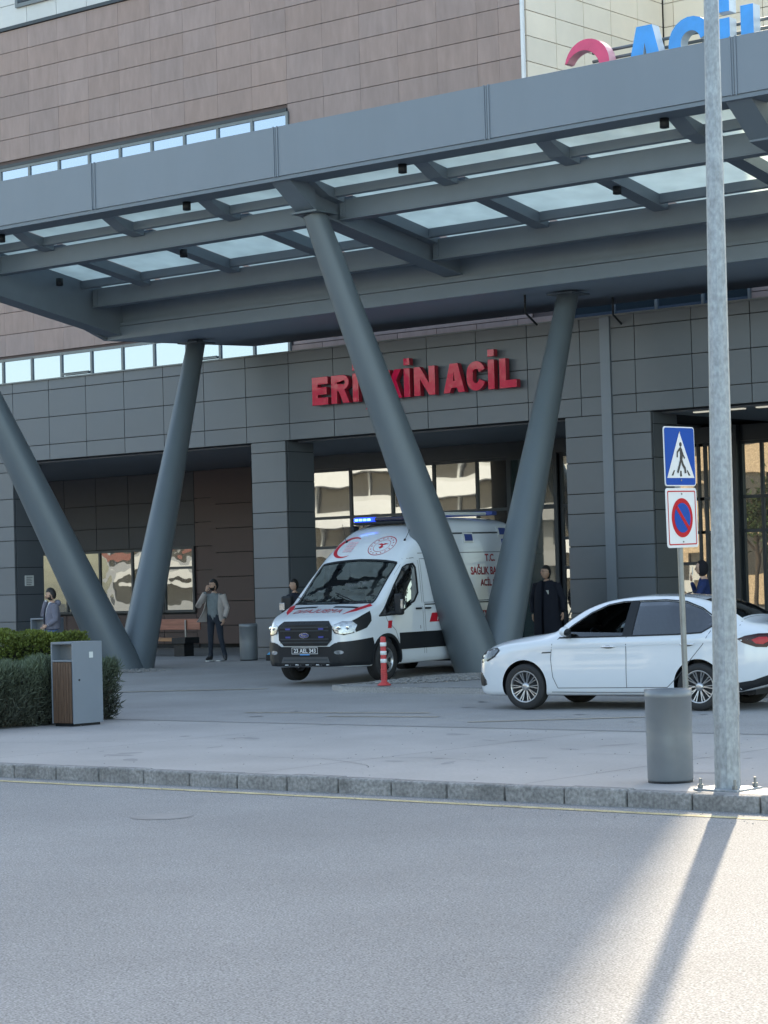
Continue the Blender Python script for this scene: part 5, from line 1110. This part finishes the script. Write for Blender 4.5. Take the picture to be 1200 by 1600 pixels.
    mb = MB(); mb.hexa([(-1.2, -.88, .9), (-.95, -.88, .9), (-.95, .88, .9), (-1.2, .88, .9), (-1.45, -.86, 1.30), (-.98, -.86, 1.34), (-.98, .86, 1.34), (-1.45, .86, 1.30)]); mb.build('dashboard', mat('grey_dashboard', (.11, .12, .125), .7), t)
    for (x, y, sx, sy, m_) in ((-1.15, -.45, .10, .20, 'whitepaper'), (-1.2, .35, .08, .16, 'greymark'), (-1.12, -.15, .06, .1, 'whitepaper'), (-1.1, .62, .07, .07, 'whitepaper')):
        mb = MB(); mb.bevbox(x-sx, x+sx, y-sy, y+sy, 1.335, 1.37, .008); mb.build('dashboard_paper', M[m_], t)
    mb = MB(); mb.lathe([(.205, -.014), (.22, 0), (.205, .014), (.19, 0), (.205, -.014)], 28, Matrix.Translation((-1.52, .48, 1.32)) @ Matrix.Rotation(R(-50), 4, 'Y')); mb.build('steering_wheel', M['black'], t)
    seat(t, -1.95, .48, z=.75); seat(t, -1.95, -.48, z=.75)
    mb = MB(); mb.box(-2.84, -2.80, -.85, .85, .6, 2.45); mb.build('bulkhead', mat('pale_bulkhead', (.30, .32, .32), .7), t)
    for sg_ in (-.35, .45):
        p0, _ = pj.hit('T', .90, sg_); p1, _ = pj.hit('T', 1.10, sg_-.52); mb = MB(); mb.tube([p0+Vector((0, 0, .01)), p1+Vector((.01, 0, .025))], [.012, .007], 6); mb.build('wiper', M['black'], body)
    for s in (1.02, 4.77):
        for sg_ in (1, -1): wheel(t, s, sg_*.895, .352, .235, sg_, 'van')
    return t
van = make_van()
def place(o, fx, fy, hx, hy, axle_s):
    """put local point (-axle_s,0,0) at fx,fy with +x heading (hx,hy)"""
    a = math.atan2(hy, hx); o.rotation_euler.z = a; o.location = (fx+axle_s*math.cos(a), fy+axle_s*math.sin(a), 0); return o
place(van, -26.12, 30.65, .128, -.9917, 1.02); van.location.z = .125
car = make_car()
_h = Vector((-.9925, -.122)); _l = Vector((.122, -.9925))
place(car, -18.66+_l.x*-.86, 25.87+_l.y*-.86, _h.x, _h.y, .875)
# ================================================================== people
def skin_mesh(nodes, edges, sub=1):
    """nodes: list (pos, (rx, ry)); edges: index pairs -> smooth skinned mesh data"""
    me = bpy.data.meshes.new('sk'); me.from_pydata([n[0] for n in nodes], edges, []); o = bpy.data.objects.new('sk', me); col.objects.link(o)
    md = o.modifiers.new('s', 'SKIN'); sv = me.skin_vertices[0].data
    for i, n in enumerate(nodes): r_ = n[1] if hasattr(n[1], '__len__') else (n[1], n[1]); sv[i].radius = r_; sv[i].use_root = (i == 0)
    md.use_smooth_shade = True; s2 = o.modifiers.new('u', 'SUBSURF'); s2.levels = sub; s2.render_levels = sub
    dg = bpy.context.evaluated_depsgraph_get(); dg.update(); m2 = bpy.data.meshes.new_from_object(o.evaluated_get(dg)); bpy.data.objects.remove(o); bpy.data.meshes.remove(me); return m2
def seg_d(p, a, b):
    ab = b-a; t = max(0, min(1, (p-a).dot(ab)/max(1e-9, ab.length_squared))); return (p-a-ab*t).length
def person(loc, rz, label, pose, mats, height=1.76, build_=1.0, hair='short', beard=False, extra=None, glasses=False):
    """local +x = facing, +y = left. mats: top, legs, shoe, skin, hair"""
    t = empty('person', loc, rz, label, 'person'); k = height/1.76; V_ = lambda x, y, z: Vector((x*k, y*k*1.0, z*k))
    J = dict(pel=(0, 0, .95), belly=(.015, 0, 1.10), chest=(.0, 0, 1.29), neckb=(-.005, 0, 1.43), neck=(.01, 0, 1.53),
             lsh=(0, .19, 1.40), rsh=(0, -.19, 1.40), lel=(-.03, .26, 1.12), rel=(-.03, -.26, 1.12), lwr=(.06, .27, .88), rwr=(.06, -.27, .88),
             lhip=(0, .095, .90), rhip=(0, -.095, .90), lkn=(.02, .11, .50), rkn=(.02, -.11, .50), lan=(-.02, .12, .09), ran=(-.02, -.12, .09), ltoe=(.15, .14, .035), rtoe=(.15, -.14, .035), lheel=(-.07, .115, .045), rheel=(-.07, -.115, .045))
    J.update({a: b for a, b in pose.items() if a in J}); J = {a: V_(*b) for a, b in J.items()}
    B_ = build_; Rr = dict(pel=(.135*B_, .155*B_), belly=(.118*B_, .15*B_), chest=(.12*B_, .165*B_), neckb=(.075, .10), neck=(.052, .052), lsh=.072, rsh=.072, lel=.050, rel=.050, lwr=.036, rwr=.036, lhip=.095*B_, rhip=.095*B_, lkn=.066, rkn=.066, lan=.045, ran=.045, ltoe=(.030, .042), rtoe=(.030, .042), lheel=(.035, .036), rheel=(.035, .036))
    names = list(J); idx = {n: i for i, n in enumerate(names)}
    E_ = [('pel', 'belly'), ('belly', 'chest'), ('chest', 'neckb'), ('neckb', 'neck'), ('chest', 'lsh'), ('chest', 'rsh'), ('lsh', 'lel'), ('lel', 'lwr'), ('rsh', 'rel'), ('rel', 'rwr'), ('pel', 'lhip'), ('pel', 'rhip'), ('lhip', 'lkn'), ('rhip', 'rkn'), ('lkn', 'lan'), ('rkn', 'ran'), ('lan', 'ltoe'), ('ran', 'rtoe'), ('lan', 'lheel'), ('ran', 'rheel')]
    def sc(v): return tuple(q*k for q in v) if hasattr(v, '__len__') else v*k
    me = skin_mesh([(J[n], sc(Rr[n])) for n in names], [(idx[a], idx[b]) for a, b in E_], 2)
    top, legs, shoe, skin, hairm = mats; me.materials.clear()
    for m_ in (top, legs, shoe, skin): me.materials.append(m_)
    grp = {('neckb', 'neck'): 3, ('pel', 'lhip'): 1, ('pel', 'rhip'): 1, ('lhip', 'lkn'): 1, ('rhip', 'rkn'): 1, ('lkn', 'lan'): 1, ('rkn', 'ran'): 1, ('lan', 'ltoe'): 2, ('ran', 'rtoe'): 2, ('lan', 'lheel'): 2, ('ran', 'rheel'): 2}
    for f in me.polygons:
        c = f.center; best = min(E_, key=lambda e: seg_d(c, J[e[0]], J[e[1]])); g = grp.get(best, 0)
        if g == 0 and c.z < J['pel'].z-.02*k and (c-J['lwr']).length > .2 and (c-J['rwr']).length > .2 and abs(c.y) < .2: g = 1
        if g == 3 and c.z < J['neckb'].z+.04*k: g = 0
        f.material_index = g; f.use_smooth = True
    o = bpy.data.objects.new('body', me); col.objects.link(o); o.parent = t
    # head
    hd = Vector(pose.get('head', (.025, 0, 1.645)))*k; yaw = pose.get('yaw', 0); tilt = pose.get('tilt', 0)
    HM = Matrix.Translation(hd) @ Matrix.Rotation(R(yaw), 4, 'Z') @ Matrix.Rotation(R(tilt), 4, 'Y')
    bm = bmesh.new(); bmesh.ops.create_uvsphere(bm, u_segments=28, v_segments=22, radius=1)
    for v in bm.verts:
        x, y, z = v.co; jaw = max(0, -z)
        X = x*.098*(1-.12*jaw)+(.012 if x > 0 else 0)*jaw; Y = y*.076*(1-.34*jaw**1.4); Z = z*.122
        if x > .3: X += .022*math.exp(-((y/.16)**2))*math.exp(-(((z+.12)/.20)**2))*(1 if z < .12 else .4)   # nose
        if x > .4: X -= .007*math.exp(-(((abs(y)-.36)/.17)**2))*math.exp(-(((z-.06)/.13)**2))                    # eye sockets
        if x > .4: X += .006*math.exp(-((y/.28)**2))*math.exp(-(((z+.52)/.07)**2))                                # lips
        v.co = (X*k, Y*k, Z*k)
    mb = MB(); mb.frombm(bm, 0, True, HM); 
    h_ = mb.build('head', skin, t)
    for sy in (1, -1):
        mb = MB(); mb.sphere((0, 0, 0), (.016*k, .008*k, .030*k), 10); mb.v = [tuple(HM @ (Vector(p)+Vector((-.005, sy*.077, -.005))*k)) for p in mb.v]; mb.build('ear', skin, h_)
        mb = MB(); mb.sphere((0, 0, 0), (.006*k, .012*k, .0065*k), 10); mb.v = [tuple(HM @ (Vector(p)+Vector((.088, sy*.029, .008))*k)) for p in mb.v]; mb.build('eye', M['black'], h_)
        mb = MB(); mb.add([HM @ (Vector(q)*k) for q in ((.0925, sy*.014, .026), (.091, sy*.046, .030), (.090, sy*.046, .036), (.0935, sy*.014, .033))], [(0, 1, 2, 3)]); mb.build('eyebrow', hairm, h_)
    mb = MB(); mb.add([HM @ (Vector(q)*k) for q in ((.099, -.02, -.062), (.099, .02, -.062), (.0985, .014, -.068), (.0985, -.014, -.068))], [(0, 1, 2, 3)]); mb.build('mouth', mat('lips', (.22, .08, .07), .6), h_)
    # hair cap
    bm = bmesh.new(); bmesh.ops.create_uvsphere(bm, u_segments=28, v_segments=22, radius=1)
    lim = {'short': .30, 'scarf': -.9}.get(hair, .3)
    dl = [v for v in bm.verts if (v.co.z < (lim if v.co.x > .25 else lim-1.15*min(1, (.25-v.co.x)/.5)) if hair == 'short' else (v.co.x > .55 and v.co.z < .55))]
    bmesh.ops.delete(bm, geom=dl, context='VERTS')
    for v in bm.verts:
        n_ = 1.09+.02*math.sin(v.co.x*31)*math.sin(v.co.y*27); s_ = 1.12 if hair == 'scarf' else n_; v.co = Vector((v.co.x*.098*s_-.004, v.co.y*.078*s_, v.co.z*.124*s_))*k
    mb = MB(); mb.frombm(bm, 0, True, HM); mb.build('hair' if hair == 'short' else 'head_scarf', hairm, h_)
    if beard:
        bm = bmesh.new(); bmesh.ops.create_uvsphere(bm, u_segments=28, v_segments=22, radius=1); bmesh.ops.delete(bm, geom=[v for v in bm.verts if v.co.z > -.30+(.25 if v.co.x < .35 else 0) or v.co.x < -.15], context='VERTS')
        for v in bm.verts:
            jaw = max(0, -v.co.z); v.co = Vector((v.co.x*.108*(1-.10*jaw)+.012*jaw, v.co.y*.082*(1-.30*jaw), v.co.z*.134))*k
        mb = MB(); mb.frombm(bm, 0, True, HM); mb.build('beard', hairm, h_)
    if glasses:
        mb = MB()
        for sy in (1, -1): mb.tube([HM @ (Vector((.100, sy*(.031+.021*math.cos(a)), .008+.016*math.sin(a)))*k) for a in [q*math.pi/6 for q in range(13)]], .0016, 5)
        mb.tube([HM @ (Vector((.1, .012, .01))*k), HM @ (Vector((.1, -.012, .01))*k)], .0016, 5); mb.tube([HM @ (Vector((.098, .052, .01))*k), HM @ (Vector((0, .08, .01))*k)], .0016, 5); mb.tube([HM @ (Vector((.098, -.052, .01))*k), HM @ (Vector((0, -.08, .01))*k)], .0016, 5)
        mb.build('glasses', M['black'], h_)
    # hands: palm and five bent fingers
    for sd_, w_, e_ in ((1, 'lwr', 'lel'), (-1, 'rwr', 'rel')):
        d = (J[w_]-J[e_]).normalized(); d = Vector(pose.get('hd'+w_[0], d)).normalized(); pn = Vector(pose.get('pn'+w_[0], (0, -sd_, 0))); pn = (pn-d*pn.dot(d)).normalized(); sdv = d.cross(pn)
        c = J[w_]+d*.01; nodes = [(c, .024*k), (c+d*.05*k, (.020*k, .034*k)), (c+d*.085*k, (.017*k, .032*k))]; ed = [(0, 1), (1, 2)]
        for j in range(4):
            off = (j-1.5)*.0185*k; ln = (.068, .078, .074, .058)[j]*k; b0 = c+d*.09*k+sdv*off; i0 = len(nodes)
            nodes += [(b0, .0095*k), (b0+d*ln*.5+pn*.008*k, .0085*k), (b0+d*ln*.85+pn*.030*k, .007*k)]; ed += [(2, i0), (i0, i0+1), (i0+1, i0+2)]
        sg_ = 1 if sdv.x > 0 else -1; b0 = c+d*.035*k+sdv*.030*k*sg_; i0 = len(nodes); nodes += [(b0, .011*k), (b0+(d*.030+sdv*.022*sg_+pn*.01)*k, .010*k), (b0+(d*.055+sdv*.022*sg_+pn*.022)*k, .008*k)]; ed += [(1, i0), (i0, i0+1), (i0+1, i0+2)]
        m2 = skin_mesh(nodes, ed, 1); m2.materials.clear(); m2.materials.append(skin); h2 = bpy.data.objects.new('hand', m2); col.objects.link(h2); h2.parent = t
    if extra: extra(t, J, k, HM)
    return t
def cloth(name, m_, par, rings, th=.006):
    """open jacket: rings of points top->bottom, each list of Vectors"""
    mb = MB(); n = len(rings[0]); vs = [p for r_ in rings for p in r_]; mb.add(vs, [(i*n+j, i*n+j+1, (i+1)*n+j+1, (i+1)*n+j) for i in range(len(rings)-1) for j in range(n-1)], 0, True)
    o = mb.build(name, m_, par); sm = o.modifiers.new('th', 'SOLIDIFY'); sm.thickness = th; ss = o.modifiers.new('s', 'SUBSURF'); ss.levels = 1; ss.render_levels = 1; return o
C_ = lambda n, c, v=.12: mat(n, c, .85, 0, v, 12, spec=.25)
shirt_grey = C_('grey_tshirt', (.17, .20, .21)); over = C_('beige_overshirt', (.42, .38, .36), .08); jeans_dark = C_('dark_trousers', (.025, .032, .045)); shoe_b = mat('black_shoe', (.015, .015, .017), .5)
hoodie = C_('grey_hoodie', (.16, .16, .20)); wtee = C_('white_tshirt', (.62, .64, .66)); jeans = C_('blue_jeans', (.07, .12, .24)); navy = C_('dark_uniform', (.014, .017, .028)); bluej = C_('blue_jacket', (.015, .03, .10))
skin_d = mat('tanned_skin', (.48, .30, .22), .55, 0, .06, 20)
def overshirt(t, J, k, HM):
    def ring(z, w_, d_, open_, fl=0, sw=0):
        out = []
        for i in range(13):
            a = R(open_+(360-2*open_)*i/12); out.append(Vector((d_*math.cos(a)+.01+(fl if i in (0, 1) else 0), w_*math.sin(a)+(sw if i > 10 else 0), z))*k)
        return out
    # left flap (towards +y side) hangs straight, right flap is pushed out by the raised arm
    rings = [ring(1.455, .13, .075, 60), ring(1.40, .21, .125, 44), ring(1.25, .215, .155, 38), ring(1.08, .21, .165, 40, 0, -.05), ring(.93, .225, .17, 44, .0, -.14), ring(.84, .235, .175, 48, .0, -.20)]
    cloth('overshirt', over, t, rings)
    mb = MB()
    for a, b, c_ in (('lsh', 'lel', 'lwr'), ('rsh', 'rel', 'rwr')): mb.tube([J[a]+Vector((0, 0, .02)), J[a]*.5+J[b]*.5, J[b], J[b]*.35+J[c_]*.65, J[b]*.12+J[c_]*.88], [.085*k, .074*k, .064*k, .056*k, .052*k], 14)
    mb.build('sleeve', over, t)
    mb = MB(); mb.tube([HM @ Vector((.10, .0, -.07)), HM @ Vector((.17, .02, -.075))], .004, 6); mb.build('cigarette', M['whitepaper'], t)
    for sy in (1, -1):
        mb = MB(); mb.bevbox(-.09, .17, sy*.125-.05, sy*.125+.05, .0, .022, .006); mb.build('shoe_sole', M['whitepaper'], t)
person((-34.74, 36.62, gz(36.6)), R(-72), 'man in open beige overshirt and grey tee smoking beside the bench',
  dict(lsh=(0, .185, 1.41), rsh=(.02, -.185, 1.42), rel=(.12, -.33, 1.20), rwr=(.17, -.12, 1.50), lel=(-.05, .27, 1.14), lwr=(.03, .24, .92), lkn=(.04, .15, .50), lan=(.0, .23, .09), ltoe=(.12, .30, .035), lheel=(-.04, .20, .04), rkn=(.02, -.10, .5), ran=(-.02, -.13, .09), rtoe=(.13, -.17, .035), rheel=(-.07, -.12, .04), yaw=-38, tilt=4, hdr=(.2, .35, .6), pnr=(-1, 0, 0)),
  (shirt_grey, jeans_dark, shoe_b, skin_d, M['hair']), 1.79, 1.0, 'short', True, overshirt, True)
def hood(t, J, k, HM):
    def ring(z, w_, d_, op, zz=0): return [Vector((d_*math.cos(R(op+(360-2*op)*i/12))+.01, w_*math.sin(R(op+(360-2*op)*i/12)), z))*k for i in range(13)]
    cloth('hooded_top', hoodie, t, [ring(1.47, .12, .09, 40), ring(1.40, .205, .14, 32), ring(1.25, .215, .17, 24), ring(1.08, .205, .175, 20), ring(.92, .20, .17, 18)])
    mb = MB()
    for a, b, c_ in (('lsh', 'lel', 'lwr'), ('rsh', 'rel', 'rwr')): mb.tube([J[a]+Vector((0, 0, .02)), J[a]*.5+J[b]*.5, J[b], J[b]*.4+J[c_]*.6, J[b]*.1+J[c_]*.9], [.088*k, .076*k, .066*k, .056*k, .046*k], 14)
    mb.build('sleeve', hoodie, t)
    mb = MB(); mb.sphere((-.11*k, 0, 1.46*k), (.07*k, .12*k, .07*k), 14); mb.build('hood', hoodie, t)
    mb = MB(); mb.bevbox(-.006, .006, -.036, .036, -.07, .07, .004); mb.v = [tuple(HM @ (Vector(p)+Vector((.03, -.10, -.03)))) for p in mb.v]; mb.build('mobile_phone', M['black'], t)
person((-34.75, 31.85, gz(31.9)), R(-118), 'bearded man in grey hooded top holding a phone to his ear behind the hedge',
  dict(rel=(.13, -.25, 1.22), rwr=(.08, -.15, 1.53), lel=(.0, .27, 1.13), lwr=(.16, .20, 1.02), yaw=-22, tilt=14, hdr=(-.1, .2, .8), pnr=(-.3, .9, 0)),
  (wtee, jeans, shoe_b, skin_d, M['hair']), 1.76, 1.02, 'short', True, hood)
def uniform(t, J, k, HM):
    def ring(z, w_, d_, op): return [Vector((d_*math.cos(R(op+(360-2*op)*i/14))+.012, w_*math.sin(R(op+(360-2*op)*i/14)), z))*k for i in range(15)]
    cloth('long_jacket', navy, t, [ring(1.49, .11, .08, 20), ring(1.42, .22, .14, 8), ring(1.25, .245, .175, 4), ring(1.05, .25, .20, 3), ring(.88, .26, .21, 3), ring(.60, .27, .21, 3), ring(.42, .275, .21, 3)])
    mb = MB()
    for a, b, c_ in (('lsh', 'lel', 'lwr'), ('rsh', 'rel', 'rwr')): mb.tube([J[a]+Vector((0, 0, .02)), J[a]*.5+J[b]*.5, J[b], J[b]*.4+J[c_]*.6, J[b]*.1+J[c_]*.9], [.095*k, .082*k, .072*k, .062*k, .052*k], 14)
    mb.build('sleeve', navy, t)
    mb = MB(); mb.bevbox(.168, .180, .06, .12, 1.30, 1.38, .003); mb.build('chest_badge', M['whitepaper'], t)
person((-26.2, 37.15, .2), R(-80), 'stocky man in dark uniform standing between the right V column and the pier',
  dict(lel=(-.04, .30, 1.13), lwr=(.03, .33, .90), rel=(.0, -.29, 1.14), yaw=-28, tilt=-4), (navy, navy, shoe_b, skin_d, M['hair']), 1.86, 1.22, 'short', False, uniform, True)
person((-33.2, 37.55, .2), R(-85), 'man in dark clothes half hidden behind the ambulance bonnet', dict(yaw=-30), (navy, navy, shoe_b, skin_d, M['hair']), 1.74, 1.0, 'short', False)
def scarfp(t, J, k, HM):
    mb = MB(); mb.bevbox(-.006, .006, -.036, .036, -.07, .07, .004); mb.v = [tuple(HM @ (Vector(p)+Vector((.16, .05, -.05)))) for p in mb.v]; mb.build('mobile_phone', M['whitepaper'], t)
person((-21.12, 34.72, gz(34.72)), R(-150), 'person in dark head scarf and blue jacket seen over the saloon roof',
  dict(rel=(.12, -.27, 1.16), rwr=(.20, -.10, 1.42), hdr=(.1, .2, .8), pnr=(-1, 0, 0), lel=(.1, .27, 1.15), lwr=(.2, .1, 1.2)), (bluej, navy, shoe_b, skin_d, C_('black_scarf', (.012, .012, .016))), 1.86, 1.0, 'scarf', False, scarfp)
# driver of the saloon, seated: hips and knees bent, hands on the wheel
cm = Matrix.Rotation(car.rotation_euler.z, 4, 'Z'); dp = car.location+(cm @ Vector((-2.34, .30, 0)))
person((dp.x, dp.y, -.36), car.rotation_euler.z, 'driver in dark clothes sitting behind the open window of the saloon',
  dict(pel=(0, 0, .86), belly=(-.04, 0, 1.0), chest=(-.09, 0, 1.17), neckb=(-.10, 0, 1.31), neck=(-.08, 0, 1.40), head=(-.06, 0, 1.52), lsh=(-.09, .19, 1.28), rsh=(-.09, -.19, 1.28), lel=(.08, .26, 1.05), rel=(.08, -.24, 1.05), lwr=(.30, .12, 1.20), rwr=(.30, -.12, 1.20),
       lhip=(.05, .1, .84), rhip=(.05, -.1, .84), lkn=(.46, .12, .98), rkn=(.46, -.12, .98), lan=(.72, .12, .66), ran=(.72, -.12, .66), ltoe=(.86, .13, .68), rtoe=(.86, -.13, .68), lheel=(.68, .12, .62), rheel=(.68, -.12, .62), hdl=(.3, -.3, .5), hdr=(.3, .3, .5)),
  (navy, jeans_dark, shoe_b, skin_d, M['hair']), 1.76, 1.0, 'short', False)
